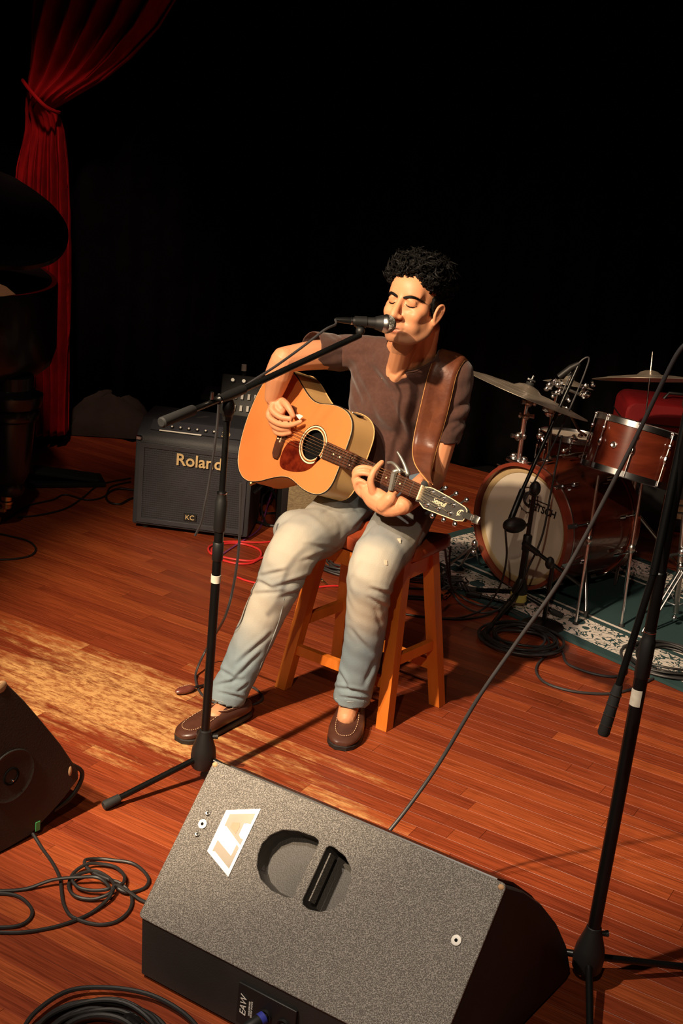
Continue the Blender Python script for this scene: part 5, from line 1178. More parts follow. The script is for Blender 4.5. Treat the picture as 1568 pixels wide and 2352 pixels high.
def head(b):
    E=lambda c,r,n=24,k=16: b.ell(Hd(*c),r,HX,HY,HZ,n,k)
    E((0,.012,.046),(.077,.097,.088)); E((0,-.030,-.025),(.061,.060,.082)); E((0,-.055,.035),(.058,.040,.050))
    E((0,-.066,-.100),(.029,.026,.022)); E((0,-.075,-.080),(.034,.024,.026))
    for s in (-1,1):
        b.chain([Hd(.060*s,-.002,-.050),Hd(.056*s,-.014,-.080),Hd(.036*s,-.050,-.106),Hd(.014*s,-.072,-.108)],[.019,.019,.017,.017],12,smooth=3)
        E((.048*s,-.022,-.058),(.020,.034,.036)); E((.034*s,-.050,-.068),(.026,.030,.032)); E((.040*s,-.062,-.035),(.025,.024,.026)); E((.052*s,-.040,-.02),(.018,.03,.026))
        b.chain([Hd(.010*s,-.0865,.019),Hd(.028*s,-.0845,.024),Hd(.050*s,-.068,.020)],[.0085,.009,.008],10)
        E((.032*s,-.0745,-.002),(.0165,.0145,.0125))                     # closed lids over the eye
        b.chain([Hd(.018*s,-.085,.0065),Hd(.032*s,-.0905,.0085),Hd(.047*s,-.080,.005)],[.003,.0035,.003],8) # lid fold
        E((.0145*s,-.100,-.0455),(.0110,.0115,.0088))
        # ear
        ring=[(.077,-.008,-.045),(.079,-.014,-.022),(.083,-.008,.000),(.087,.007,.008),(.089,.017,.000),(.087,.017,-.016),(.082,.005,-.037),(.077,-.005,-.050)]
        b.chain([Hd(x*s,y,z) for x,y,z in ring],[.0055,.0045,.0048,.005,.005,.0048,.006,.0065],8,smooth=3)
        b.chain([Hd(.083*s,.000,-.004),Hd(.0865*s,.009,-.008),Hd(.083*s,.006,-.026)],[.0035,.004,.0035],8,smooth=3); b.ell(Hd(.0805*s,.003,-.019),(.0060,.016,.027),(HX*1+HY*.25*s).normalized(),HY,HZ,12,8)
        E((.078*s,-.012,-.024),(.004,.005,.006),8,6)
    b.chain([Hd(0,-.088,.012),Hd(0,-.099,-.012),Hd(0,-.112,-.034),Hd(0,-.1145,-.042)],[.0095,.0100,.0122,.0130],12)
    E((0,-.106,-.050),(.006,.009,.006),10,8)
    b.chain([Hd(-.024,-.086,-.0780),Hd(-.010,-.0965,-.0725),Hd(0,-.0985,-.0740),Hd(.010,-.0965,-.0725),Hd(.024,-.086,-.0780)],[.0032,.0050,.0048,.0050,.0032],10,smooth=3)
    b.chain([Hd(-.021,-.086,-.0850),Hd(0,-.0955,-.0895),Hd(.021,-.086,-.0850)],[.0036,.0066,.0036],10,smooth=4)
def hands(b):
    # strumming hand: closed round the pick
    b.chain([WRR,c2(505,935,.045),c2(530,985,.040)],[.026,.030,.026],14,side=GF,flat=.62,smooth=3)
    b.chain([c2(505,985,.036),c2(515,1040,.030)],[.026,.020],12,side=GF,flat=.6)
    b.chain([c2(560,905,.040),c2(615,945,.046),c2(645,1000,.042),c2(655,1048,.034)],[.0125,.0120,.0105,.0085],12,smooth=3)
    b.chain([c2(515,930,.052),c2(505,1005,.062),c2(560,1070,.050),c2(625,1078,.034)],[.0115,.0108,.0098,.0080],12,smooth=3)
    b.chain([c2(475,970,.048),c2(452,1065,.052),c2(520,1128,.042),c2(610,1140,.030),c2(702,1098,.022)],[.0112,.0105,.0098,.0090,.0075],12,smooth=3)
    b.chain([c2(462,1010,.036),c2(447,1120,.038),c2(500,1172,.028),c2(575,1168,.018)],[.0108,.0100,.0092,.0078],12,smooth=3)
    b.chain([c2(462,1040,.024),c2(446,1180,.024),c2(495,1218,.016),c2(568,1200,.010)],[.0100,.0092,.0086,.0072],12,smooth=3)
    # fretting hand
    b.chain([WRL,c3(470,735,-.020),c3(370,665,.000),c3(330,620,.008)],[.027,.034,.034,.028],14,side=GF,flat=.68,smooth=3)
    b.chain([c3(450,740,-.005),c3(520,670,-.004),c3(535,600,-.008)],[.022,.020,.013],12,smooth=3)
    b.chain([c3(535,605,-.010),c3(565,500,-.034),c3(562,385,-.036)],[.0130,.0115,.0095],12,smooth=3)
    b.chain([c3(392,615,.016),c3(408,520,.034),c3(440,420,.036),c3(462,345,.024),c3(470,292,.010)],[.0118,.0108,.0100,.0090,.0078],12,smooth=3)
    b.chain([c3(318,590,.012),c3(240,455,.030),c3(272,385,.036),c3(325,358,.026),c3(366,362,.012)],[.0120,.0108,.0098,.0086,.0075],12,smooth=3)
    b.chain([c3(290,620,.006),c3(226,515,.026),c3(262,440,.036),c3(325,420,.028),c3(380,436,.012)],[.0115,.0104,.0095,.0086,.0072],12,smooth=3)
    b.chain([c3(290,670,.000),c3(238,600,.018),c3(245,530,.032),c3(290,500,.030),c3(325,520,.020)],[.0108,.0095,.0086,.0078,.0068],12,smooth=3)
KR=at(662,1276,3.66); KL=at(852,1318,3.55)
AR=at(524,1622,3.61); AL=at(803,1615,3.66)
def person():
    org=V((.12,3.8,0)); root=thing('person',org,'seated man in brown T-shirt and faded jeans playing guitar and singing, eyes lowered','person')
    b=MB(); torso(b,.026,.62); head(b)
    b.chain([Hd(0,.022,-.045),Hd(0,.030,-.085)*.5+NB*.5+V((0,-.004,.015)),NB],[.053,.052,.060],18,smooth=3)
    for s in (-1,1):
        e=V((NB.x,NB.y,1.075))+BF*.078+BL_*(.016*s)
        b.chain([Hd(.054*s,.014,-.050),(Hd(.054*s,.014,-.050)+e)/2-BF*.008,e-BF*.004],[.011,.0105,.008],10,smooth=3)
        sh=(SR if s<0 else SL); b.chain([Hd(.045*s,.045,-.06),NB+BL_*(.075*s)+Z_*.016-BF*.01,sh-Z_*.004-BF*.005],[.026,.028,.030],12,smooth=3)
    b.chain([SR,(SR+ELR)/2+Z_*.004,ELR],[.050,.047,.040],16,smooth=3); b.chain([ELR,ELR*.62+WRR*.38+V((-.003,0,0)),ELR*.3+WRR*.7,WRR],[.041,.0425,.034,.026],16,smooth=3)
    b.chain([SL,(SL+ELL)/2+V((.006,0,0)),ELL],[.050,.046,.039],16,smooth=3); b.chain([ELL,ELL*.6+WRL*.4,ELL*.25+WRL*.75,WRL],[.040,.040,.032,.028],16,smooth=3)
    b.ell(NB+BF*.030-Z_*.018,(.074,.052,.052),BL_,BF,Z_); b.chain([Hd(0,-.018,-.095),NB+BF*.045],[.036,.036],14)
    hands(b)
    hipR=V((.06,4.0,.70)); hipL=V((.225,3.92,.70))
    for h,k,a,toe in ((hipR,KR,AR,fl(470,1672,.04)),(hipL,KL,AL,fl(790,1668,.05))):
        b.chain([h,k,],[.050,.045],14); b.chain([k,(k+a)/2,a],[.050,.045,.031],14,smooth=3); b.chain([a,a*.4+V((toe.x,toe.y,.045))*.6],[.033,.030],14)
    me=b.mesh('body'); me=baked(me,[('REMESH',dict(mode='VOXEL',voxel_size=.0026)),('SMOOTH',dict(factor=.5,iterations=6))],'body')
    N=len(me.vertices); co=np.empty(N*3,np.float32); me.vertices.foreach_get('co',co); co=co.reshape(N,3).astype(np.float64)
    ed=np.empty(len(me.edges)*2,np.int32); me.edges.foreach_get('vertices',ed); ed=ed.reshape(-1,2)
    L0=(co-np.array(HC))@np.array(HR); G0=lambda c,r: np.exp(-(((L0-np.array(c))/np.array(r))**2).sum(1))
    wt=((np.abs(L0[:,0])<.11)&(L0[:,2]>-.15)&(L0[:,2]<.15)&(L0[:,1]<.12)&(L0[:,1]>-.14)).astype(float)
    keep=np.zeros(N)
    keep=np.maximum(keep,G0((0,-.105,-.035),(.022,.03,.030))); keep=np.maximum(keep,G0((0,-.095,-.080),(.024,.02,.013))*.9)
    for s in (-1,1): keep=np.maximum(keep,G0((.032*s,-.082,.004),(.022,.02,.014))*.85); keep=np.maximum(keep,(np.abs(L0[:,0])>.0745)*((L0[:,0]*s)>0)*(np.abs(L0[:,2]+.02)<.045)*1.0)
    wt*=np.clip(1-keep,0,1)*.6
    deg=np.bincount(ed.ravel(),minlength=N).astype(float)[:,None]
    for _ in range(34):
        acc=np.zeros((N,3))
        for k in range(3): acc[:,k]=np.bincount(ed[:,0],co[ed[:,1],k],N)+np.bincount(ed[:,1],co[ed[:,0],k],N)
        co+= (acc/deg-co)*wt[:,None]
    me.vertices.foreach_set('co',co.ravel().astype(np.float32)); me.update()
    # sculpt: mouth line, nostrils, lid crease, ear bowl; and skin colours
    N=len(me.vertices); co=np.empty(N*3,np.float32); me.vertices.foreach_get('co',co); co=co.reshape(N,3)
    nr=np.empty(N*3,np.float32); me.vertices.foreach_get('normal',nr); nr=nr.reshape(N,3)
    R_=np.array(HR); L=(co-np.array(HC))@R_   # head local
    def g(c,r): return np.exp(-(((L-np.array(c))/np.array(r))**2).sum(1))
    dsp=np.zeros(N)
    for s in (-1,1):
        dsp-=.0045*g((.0075*s,-.104,-.0530),(.0036,.006,.0032))
        dsp-=.0040*g((.015*s,-.082,.004),(.006,.01,.008))            # inner eye corner
        dsp-=.0030*g((.034*s,-.080,-.0135),(.016,.012,.003))           # below the lid
        dsp-=.0030*g((.030*s,-.080,-.022),(.014,.012,.006))
        dsp-=.003*g((.081*s,-.004,-.022),(.005,.005,.006))
        dsp-=.0022*g((.027*s,-.086,-.080),(.004,.01,.005))            # mouth corners
        dsp-=.0018*g((.024*s,-.086,-.055),(.004,.012,.014))           # smile fold
    dsp-=.0065*np.exp(-((L[:,2]+.0815-.03*np.abs(L[:,0])*0)/.0022)**2)*(np.abs(L[:,0])<.022)*(L[:,1]<-.07)*np.clip(1-(np.abs(L[:,0])/.022)**2,0,1)
    dsp-=.0020*g((0,-.095,-.098),(.014,.01,.005))
    dsp-=.0015*g((0,-.100,-.062),(.003,.01,.006))
    co2=co+nr*dsp[:,None]
    me.vertices.foreach_set('co',co2.ravel().astype(np.float32)); me.update()
    col=np.tile(np.array([.66,.295,.150]),(N,1))
    def mixc(w,c): 
        nonlocal col
        w=np.clip(w,0,1)[:,None]; col=col*(1-w)+np.array(c)*w
    hd=(np.abs(L[:,0])<.10)&(L[:,2]>-.16)&(L[:,2]<.2)&(np.abs(L[:,1])<.14)
    mixc(hd*(L[:,2]<-.045)*(L[:,1]<.01)*.38*(1-g((0,-.1,-.02),(.05,.05,.03)))*np.clip((-.045-L[:,2])/.03,0,1)*1.5,(.30,.15,.085))     # shaved beard
    mixc(g((0,-.095,-.066),(.022,.02,.006))*.22,(.28,.13,.08))
    lip=np.maximum(np.exp(-((L[:,2]+.0745)/.0042)**2)*np.clip(1-(L[:,0]/.024)**2,0,1),np.exp(-((L[:,2]+.0885)/.0055)**2)*np.clip(1-(L[:,0]/.021)**2,0,1))*(L[:,1]<-.078)
    mixc(lip*.75,(.48,.13,.085))
    mixc(np.exp(-((L[:,2]+.0815)/.0026)**2)*np.clip(1-(L[:,0]/.020)**2,0,1)*(L[:,1]<-.08)*.95,(.06,.015,.012))  # gap between the lips darkened in the colour as mouth shade
    for s in (-1,1):
        mixc(g((.044*s,-.07,-.035),(.022,.03,.02))*.30,(.66,.23,.12)); mixc(g((.030*s,-.082,-.002),(.018,.02,.010))*.35,(.48,.22,.12))
        mixc(g((.0075*s,-.106,-.054),(.0035,.006,.003))*.9,(.10,.03,.02))  # nostril shade put into the colour
        mixc(g((.085*s,.004,-.01),(.03,.03,.04))*.25,(.66,.22,.13))
    mixc(g((0,-.115,-.043),(.014,.02,.012))*.25,(.66,.22,.12))
    setcol(me,col); 
    M['skin']=attrmat('skin',.48,bump=.12,bscale=420,sub=.12,spec=.35); me.materials.clear(); me.materials.append(M['skin']); me.shade_smooth()
    body=link('body',me,root,V((0,0,0)))
    bvh_body=BVHTree.FromPolygons([tuple(x) for x in co2],[tuple(p.vertices) for p in me.polygons])
    def on_head(x,z,off=.0008,y=-.3):
        o=Hd(x,y,z); h=bvh_body.ray_cast(o,HY); p=h[0] if h[0] else Hd(x,-.09,z); return p-HY*off
    # eyebrows, lashes
    for s in (-1,1):
        b=MB(); P=[on_head(x*s,z,.0012) for x,z in ((.011,.0115),(.020,.0145),(.030,.0172),(.040,.0175),(.049,.0135),(.056,.008))]; b.chain(P,[.0026,.0044,.0044,.0038,.0028,.0014],8,side=HY,flat=.5,smooth=4)
        rg=random.Random(3+s)
        for k in range(46):
            t=rg.random(); i=min(4,int(t*5)); p=P[i]+(P[i+1]-P[i])*(t*5-i)+HZ*rg.uniform(-.003,.003); b.tube([p,p+HX*(.006*s)+HZ*rg.uniform(0,.003)-HY*.0012],[.0006,.0002],4)
        b.build('eyebrow','hair',root)
        P=[on_head(x*s,z,.0006) for x,z in ((.018,-.0062),(.024,-.0098),(.032,-.0118),(.040,-.0105),(.047,-.0068))]
        MB().chain(P,[.0009,.0014,.0016,.0015,.0009],8,smooth=4).build('eyelashes','hair',root)
    # hair: close cap and curls
    b=MB(); rg=random.Random(9)
    cap=MB(); cap.ell(Hd(0,.032,.056),(.083,.097,.080),HX,HY,HZ,28,18); cap.ell(Hd(0,-.030,.100),(.066,.055,.036),HX,HY,HZ,20,12); cap.ell(Hd(0,.055,.015),(.072,.062,.075),HX,HY,HZ,20,12)
    for s in (-1,1): cap.ell(Hd(.066*s,.012,.018),(.013,.036,.040),HX,HY,HZ,14,10); cap.ell(Hd(.056*s,-.034,.070),(.022,.034,.032),HX,HY,HZ,14,10); cap.chain([Hd(.0715*s,-.020,.02),Hd(.0725*s,-.018,-.014)],[.006,.0035],10)
    cm=baked(cap.mesh('cap'),[('REMESH',dict(mode='VOXEL',voxel_size=.004)),('SMOOTH',dict(factor=.5,iterations=3))],'cap')
    vs=[v.co.copy() for v in cm.vertices]; ns=[v.normal.copy() for v in cm.vertices]; fs=[tuple(p.vertices) for p in cm.polygons]
    b.add([v+n*(.002*math.sin(v.x*400)*math.sin(v.y*380+v.z*420)) for v,n in zip(vs,ns)],fs)
    cnt=0
    while cnt<1250:
        i=rg.randrange(len(vs)); p=vs[i]; l=(R_.T@np.array(p-HC)); n=ns[i]
        front=l[1]<-.02; 
        if front and l[2]<(.074 if abs(l[0])<.045 else .045): continue
        if l[2]<-.045 or (abs(l[0])>.066 and l[2]<.030 and l[1]<.030): continue
        topk=min(1,max(0,(l[2]-.03)/.07)); ln=.005+.013*topk*rg.uniform(.5,1.2); rad=.0040+.0060*topk*rg.uniform(.6,1.2)
        u,w,_=basis(n,(rg.uniform(-1,1),rg.uniform(-1,1),rg.uniform(-1,1))); a0=rg.uniform(0,6.28); tn=rg.uniform(.6,1.1)*rg.choice((-1,1)); lean=V((rg.uniform(-1,1),rg.uniform(-1,1),rg.uniform(-.5,.8)))*.7
        P=[p+(n+lean*t)*ln*t+(u*math.cos(a0+t*tn*6.28)+w*math.sin(a0+t*tn*6.28)-u*math.cos(a0)-w*math.sin(a0))*rad*min(1,t*2.2) for t in np.linspace(0,1,9)]
        b.tube(P,[.0024,.0030,.0031,.0031,.0030,.0028,.0024,.0018,.0008],5,caps=False); cnt+=1
    b.build('hair','hair',root)
    # ---------------- T-shirt
    cufR=at(714,801,3.995); cufL=at(1014,1010,3.885); dR=(cufR-SR).normalized(); dL=(cufL-SL).normalized()
    b=MB(); torso(b,0,.66)
    b.chain([NB+Z_*.035-BF*.01,NB+BL_*-.09+Z_*.028,SR+Z_*.004],[.045,.050,.060],16,smooth=3); b.chain([NB+Z_*.035-BF*.01,NB+BL_*.09+Z_*.022,SL+Z_*.004],[.045,.052,.062],16,smooth=3)
    b.ell(V((.15,3.99,.98))+BF*.03,(.14,.10,.12),BL_,BF,Z_)
    RM=lambda q:baked(q.mesh('shirt'),[('REMESH',dict(mode='VOXEL',voxel_size=.0048)),('SMOOTH',dict(factor=.6,iterations=8))],'shirt')
    bm=bmesh.new(); bm.from_mesh(RM(b))
    for S_,cf,dd,rr in ((SR,cufR,dR,(.059,.058,.055,.055)),(SL,cufL,dL,(.064,.064,.058,.057))):
        b=MB(); b.chain([S_-dd*.01,S_*.5+cf*.5+V((.004,0,0)),cf,cf+dd*.05],list(rr),18,smooth=3); b2=bmesh.new(); b2.from_mesh(RM(b))
        bmesh.ops.delete(b2,geom=[f for f in b2.faces if (f.calc_center_median()-cf).dot(dd)>0],context='FACES'); t_=bpy.data.meshes.new('t'); b2.to_mesh(t_); b2.free(); bm.from_mesh(t_)
    me=bpy.data.meshes.new('shirt'); bm.to_mesh(me); bm.free()
    neck=[(892,770),(894,785),(904,812),(916,848),(934,851),(952,849),(979,836),(998,822),(1008,797),(1012,770)]
    def inpoly(x,y,P):
        c=False; j=len(P)-1
        for i in range(len(P)):
            if (P[i][1]>y)!=(P[j][1]>y) and x<(P[j][0]-P[i][0])*(y-P[i][1])/(P[j][1]-P[i][1])+P[i][0]: c=not c
            j=i
        return c
    folds=[((790,850),(830,935),.011,.0065),((800,830),(880,1000),.012,.0060),((815,815),(905,905),.010,.005),((835,800),(930,1010),.013,.0060),((880,900),(960,1060),.010,.0050),((760,790),(830,800),.010,.004),((770,815),(850,812),.009,.004),((1000,830),(1000,900),.010,.004),((1085,920),(1035,945),.008,.0045),((1088,960),(1030,975),.007,.0050),((1040,990),(1080,965),.006,.004),((900,850),(910,960),.012,.005),((920,870),(1000,860),.010,.0035),((990,880),(930,960),.012,.004),((860,1000),(880,1080),.010,.006),((740,775),(800,770),.008,.0035),((845,860),(870,930),.010,.004)]
    def wrinkle(me,folds,amp_noise,noise_scale,wk=1.0,rk=.65):
        dg=[]
        for v in me.vertices:
            x,y=proj(v.co); facing=(CAM-v.co).normalized().dot(v.normal)
            d=0.
            if facing>-.2:
                for (a,c,w,h) in folds:
                    wpx=w*770*wk; ax,ay=a; cx,cy=c; L2=(cx-ax)**2+(cy-ay)**2; t=((x-ax)*(cx-ax)+(y-ay)*(cy-ay))/L2; tc=min(1,max(0,t)); dx=x-(ax+(cx-ax)*tc); dy=y-(ay+(cy-ay)*tc)
                    if abs(dx)<wpx*3.5 and abs(dy)<wpx*3.5:
                        dd=(dx*dx+dy*dy)/(wpx*wpx); e=math.sin(math.pi*min(1,max(0.05,(t+.15)/1.3)))
                        side=(dx*(cy-ay)-dy*(cx-ax))/math.sqrt(L2)/wpx
                        d+=h*e*(-math.exp(-dd*1.6)+rk*math.exp(-((side-1.5)**2)*1.2)*math.exp(-max(0,dd-side*side)))
            q=v.co*noise_scale
            d+=amp_noise*(math.sin(q.x*1.3+q.z*2.1+math.sin(q.y*1.7))*math.sin(q.y*1.9-q.z*1.1+.7*math.sin(q.x*2.3)))
            dg.append(d)
        for v,d,n in zip(me.vertices,dg,[v.normal.copy() for v in me.vertices]): v.co+=n*d
    wrinkle(me,[(a,c,w,h*1.35) for a,c,w,h in folds],.0020,34,1.5,.45)
    bm=bmesh.new(); bm.from_mesh(me); kill=[]
    nk=V((NB.x,NB.y,0))
    for f in bm.faces:
        c=f.calc_center_median()
        x,y=proj(c)
        if (c-NB).dot(BF)>-.02 and c.z>1.0 and inpoly(x,y,neck): kill.append(f)
        elif c.z>1.12 and (V((c.x,c.y,0))-nk).length<.064: kill.append(f)
        elif c.z<.67: kill.append(f)
    bmesh.ops.delete(bm,geom=kill,context='FACES')
    bv=[v for v in bm.verts if v.is_boundary and v.co.z>.95]
    for _ in range(14):
        new={}
        for v in bv:
            nb=[e.other_vert(v) for e in v.link_edges if e.is_boundary]
            if len(nb)==2: new[v]=v.co*.4+(nb[0].co+nb[1].co)*.3
        for v,c in new.items(): v.co=c
    bm.to_mesh(me); bm.free()
    bvh_shirt=BVHTree.FromPolygons([tuple(v.co) for v in me.vertices],[tuple(p.vertices) for p in me.polygons])
    M['shirt']=mat('brown_cotton',(.075,.034,.026),.9,spec=.15,bump=.35,bscale=700,var=(.090,.042,.032),vscale=90,sheen=.2)
    me.materials.clear(); me.materials.append(M['shirt']); me=baked(me,[('SOLIDIFY',dict(thickness=.0028,offset=-1)),('SMOOTH',dict(factor=.4,iterations=2))],'t_shirt'); me.shade_smooth()
    sh=link('t_shirt',me,root,V((0,0,0)))
    def on_shirt(px,py,off=.001):
        d=ray(px,py).normalized(); h=bvh_shirt.ray_cast(CAM,d)
        return (h[0]-d*off,h[1]) if h[0] else (None,None)
    pts=[]
    for i in range(len(neck)-1):
        for t in (0,.34,.67):
            x=neck[i][0]+(neck[i+1][0]-neck[i][0])*t; y=neck[i][1]+(neck[i+1][1]-neck[i][1])*t
            cx,cy=952,800; dx,dy=x-cx,y-cy; l=math.hypot(dx,dy); p,_=on_shirt(x+dx/l*4,y+dy/l*4,.0005)
            if p: pts.append(p)
    pts=[p for i,p in enumerate(pts) if i==0 or (p-pts[i-1]).length<.05]
    if len(pts)>4: MB().chain(pts,[.0032]*len(pts),8).build('neckline','shirt',sh)
    for c,d,r,nm in ((cufR,dR,.0595,'cuff'),(cufL,dL,.0615,'cuff')): pass
    # ---------------- jeans
    b=MB(); b.ell(V((.145,4.0,.70)),(.155,.108,.085),BL_,BF,Z_,28,16)
    crA=at(520,1604,3.60); crB=at(807,1604,3.645)
    LR=[(V((.065,4.0,.70)),.088),(at(750,1208,3.84),.087),(at(700,1236,3.72),.083),(at(666,1280,3.655),.077),(at(640,1340,3.648),.070),(at(612,1400,3.640),.065),(at(578,1475,3.625),.0615),(at(545,1550,3.61),.0585),(crA,.0585)]
    LL=[(V((.232,3.91,.70)),.088),(at(908,1225,3.72),.086),(at(872,1275,3.60),.080),(at(853,1322,3.555),.073),(at(846,1375,3.570),.0665),(at(838,1450,3.598),.0635),(at(826,1525,3.622),.0605),(crB,.0605)]
    cut=[]
    for Lg in (LR,LL):
        d=(Lg[-1][0]-Lg[-2][0]).normalized(); d=(d+V((0,0,-.6))).normalized(); cut.append((Lg[-1][0],d)); P=[p for p,_ in Lg]+[Lg[-1][0]+d*.06]; r=[x for _,x in Lg]+[Lg[-1][1]]; b.chain(P,r,22,smooth=3)
    b.ell(at(700,1222,3.75),(.10,.075,.075)); 
    me=baked(b.mesh('jeans'),[('REMESH',dict(mode='VOXEL',voxel_size=.0050)),('SMOOTH',dict(factor=.6,iterations=6))],'jeans')
    jf=[((590,1325),(660,1310),.007,.005),((580,1330),(625,1352),.007,.006),((625,1352),(735,1318),.008,.007),((560,1365),(660,1360),.007,.004),((640,1375),(700,1355),.008,.006),((690,1290),(760,1270),.008,.004),((700,1250),(770,1262),.007,.004),((640,1165),(720,1170),.008,.003),((545,1525),(625,1455),.008,.006),((500,1535),(540,1560),.007,.005),((530,1570),(600,1500),.008,.006),((490,1575),(560,1560),.006,.005),((500,1590),(565,1605),.005,.006),((545,1590),(570,1570),.005,.005),
        ((800,1345),(830,1290),.008,.003),((850,1352),(900,1368),.008,.006),((845,1372),(895,1400),.007,.005),((800,1440),(850,1500),.009,.005),((860,1400),(880,1450),.008,.004),((860,1520),(835,1575),.008,.005),((775,1540),(800,1585),.007,.006),((765,1578),(850,1595),.006,.006),((780,1600),(850,1608),.004,.005),((820,1240),(860,1200),.008,.005),((815,1215),(850,1180),.008,.006),((850,1240),(880,1175),.009,.004),((950,1280),(990,1180),.008,.004),((800,1150),(830,1180),.008,.005),((740,1180),(800,1150),.008,.004)]
    wrinkle(me,jf,.0013,32)
    bm=bmesh.new(); bm.from_mesh(me); kill=[]
    for f in bm.faces:
        c=f.calc_center_median()
        if c.z<.3 and any((c-p).dot(d)>0 for p,d in cut if (c-p).length<.15): kill.append(f)
    bmesh.ops.delete(bm,geom=kill,context='FACES'); bm.to_mesh(me); bm.free()
    me=baked(me,[('SOLIDIFY',dict(thickness=.0035,offset=-1)),('SMOOTH',dict(factor=.4,iterations=1))],'jeans')
    N=len(me.vertices); co=np.empty(N*3,np.float32); me.vertices.foreach_get('co',co); co=co.reshape(N,3)
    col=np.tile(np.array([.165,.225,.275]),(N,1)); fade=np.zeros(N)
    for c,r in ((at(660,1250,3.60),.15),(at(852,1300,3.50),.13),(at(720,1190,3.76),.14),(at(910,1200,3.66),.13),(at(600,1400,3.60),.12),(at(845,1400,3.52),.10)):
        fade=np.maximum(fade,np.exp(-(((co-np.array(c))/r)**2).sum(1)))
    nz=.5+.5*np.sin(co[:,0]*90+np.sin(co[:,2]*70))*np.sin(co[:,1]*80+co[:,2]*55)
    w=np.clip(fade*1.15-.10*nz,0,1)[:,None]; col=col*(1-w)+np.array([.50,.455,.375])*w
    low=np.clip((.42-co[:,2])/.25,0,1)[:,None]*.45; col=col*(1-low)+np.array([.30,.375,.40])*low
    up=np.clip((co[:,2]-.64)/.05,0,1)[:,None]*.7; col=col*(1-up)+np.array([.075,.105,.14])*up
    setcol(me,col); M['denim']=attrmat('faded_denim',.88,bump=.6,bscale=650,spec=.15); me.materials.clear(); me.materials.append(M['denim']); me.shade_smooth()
    jn=link('jeans',me,root,V((0,0,0)))
    bj=BVHTree.FromPolygons([tuple(x) for x in co],[tuple(p.vertices) for p in me.polygons])
    def on_j(px,py,off=.001):
        d=ray(px,py).normalized(); h=bj.ray_cast(CAM,d); return h[0]-d*off if h[0] else None
    def seam(L,nm,mt,r,sm=3):
        P=[on_j(x,y,.0003) for x,y in L]; P=[p for p in P if p]; 
        if len(P)>2: MB().chain(P,[r]*len(P),6,smooth=sm).build(nm,mt,jn)
    M['denim_seam']=mat('denim_seam',(.30,.33,.33),.9,bump=.4,bscale=500)
    seam([(652,1375),(645,1410),(632,1450),(615,1490),(602,1520),(590,1550)],'side_seam','denim_seam',.0018)
    seam([(987,1200),(968,1240),(945,1285)],'side_seam','denim_seam',.0018)
    seam([(488,1606),(510,1612),(540,1622),(558,1622)],'hem_seam','denim_seam',.0014); seam([(770,1604),(800,1612),(835,1610)],'hem_seam','denim_seam',.0014)
    M['fray']=mat('frayed_white_threads',(.62,.48,.36),.9)
    for x,y in ((885,1292),(916,1242),(752,1185)):
        P=on_j(x,y,.0005)
        if P and x!=752: 
            b=MB()
            for k in range(5): b.tube([P+XI*(-.004+.002*k)-YI*.007,P+XI*(-.003+.002*k)+YI*.007-fwd*.001],.0009,5)
            b.build('frayed_tear','fray',jn)
    # ---------------- shoes
    def shoe(heel,toe,flip,lift=0.,wk=1.,ok=1.):
        X=(toe-heel).normalized(); Ln=(toe-heel).length; Y=Z_.cross(X).normalized()*flip
        up=Z_
        def S(t,y,z): 
            return heel+X*(t*Ln)+Y*y+Z_*(z+lift*(1-t)**1.3)
        prof=[(0.0,.018,.030,.045),(.02,.027,.032,.052),(.10,.034,.034,.056),(.25,.036,.036,.058),(.40,.039,.038,.062),(.52,.043,.040,.064),(.65,.048,.040,.056),(.78,.049,.036,.047),(.88,.044,.030,.040),(.95,.034,.024,.034),(1.0,.016,.016,.026)]
        b=MB(); R=[]
        for t,w,zs,h in prof:
            off=.006*math.sin(t*math.pi) 
            w*=wk; R.append([S(t,off+w*math.copysign(abs(math.cos(a))**.7,math.cos(a)),.010+(h-.010)*(.5+.5*math.copysign(abs(math.sin(a))**.8,math.sin(a)))) for a in np.linspace(0,2*math.pi,25)[:-1]])
        b.rings(R); r0=b.mesh('upper'); r0=baked(r0,[('SUBSURF',dict(levels=1))],'shoe'); r0.materials.append(M['shoe']); r0.shade_smooth(); so=link('shoe',r0,root,heel)
        # from_pydata is in world space; shift to the origin of the part
        for v in r0.vertices: v.co-=heel
        outl=[S(t,.006*math.sin(t*math.pi)+w*.985,0) for t,w,_,_ in [(a,b_*wk,c,d) for a,b_,c,d in prof]]+[S(t,.006*math.sin(t*math.pi)-w*wk*.985,0) for t,w,_,_ in prof[::-1]]
        b=MB(); b.rings([[p+Z_*.0005 for p in outl],[p+Z_*.004 for p in outl],[p+Z_*.012 for p in outl],[p*.96+(heel*.5+toe*.5)*.04+Z_*.016 for p in outl]]); b.build('sole','shoe_sole',so)
        bs=BVHTree.FromPolygons([tuple(v.co+heel) for v in r0.vertices],[tuple(p.vertices) for p in r0.polygons])
        def top(t,y):
            h=bs.ray_cast(S(t,y,.2),V((0,0,-1))); return h[0] if h[0] else S(t,y,.05)
        # moccasin seam with visible stitches
        sm=[(.56,.034),(.66,.037),(.76,.036),(.85,.031),(.905,.020),(.925,.0),(.905,-.016),(.85,-.025),(.76,-.029),(.66,-.030),(.56,-.028)]
        P=catmull([top(t,y)+Z_*.0006 for t,y in sm],6); MB().tube(P,.0016,6).build('apron_seam','shoe',so)
        b=MB()
        for i in range(0,len(P)-2,2): b.tube([P[i]+Z_*.0018,P[i+1]+Z_*.0018],.0010,5)
        b.build('stitching','stitch',so)
        for (t,y0,y1) in ((.70,.026,-.022),(.64,.028,-.024)): MB().chain([top(t,y0),top(t+.01,(y0+y1)/2)+Z_*.0012,top(t,y1)],[.0018,.0032,.0018],8,smooth=5).build('crease','shoe',so)
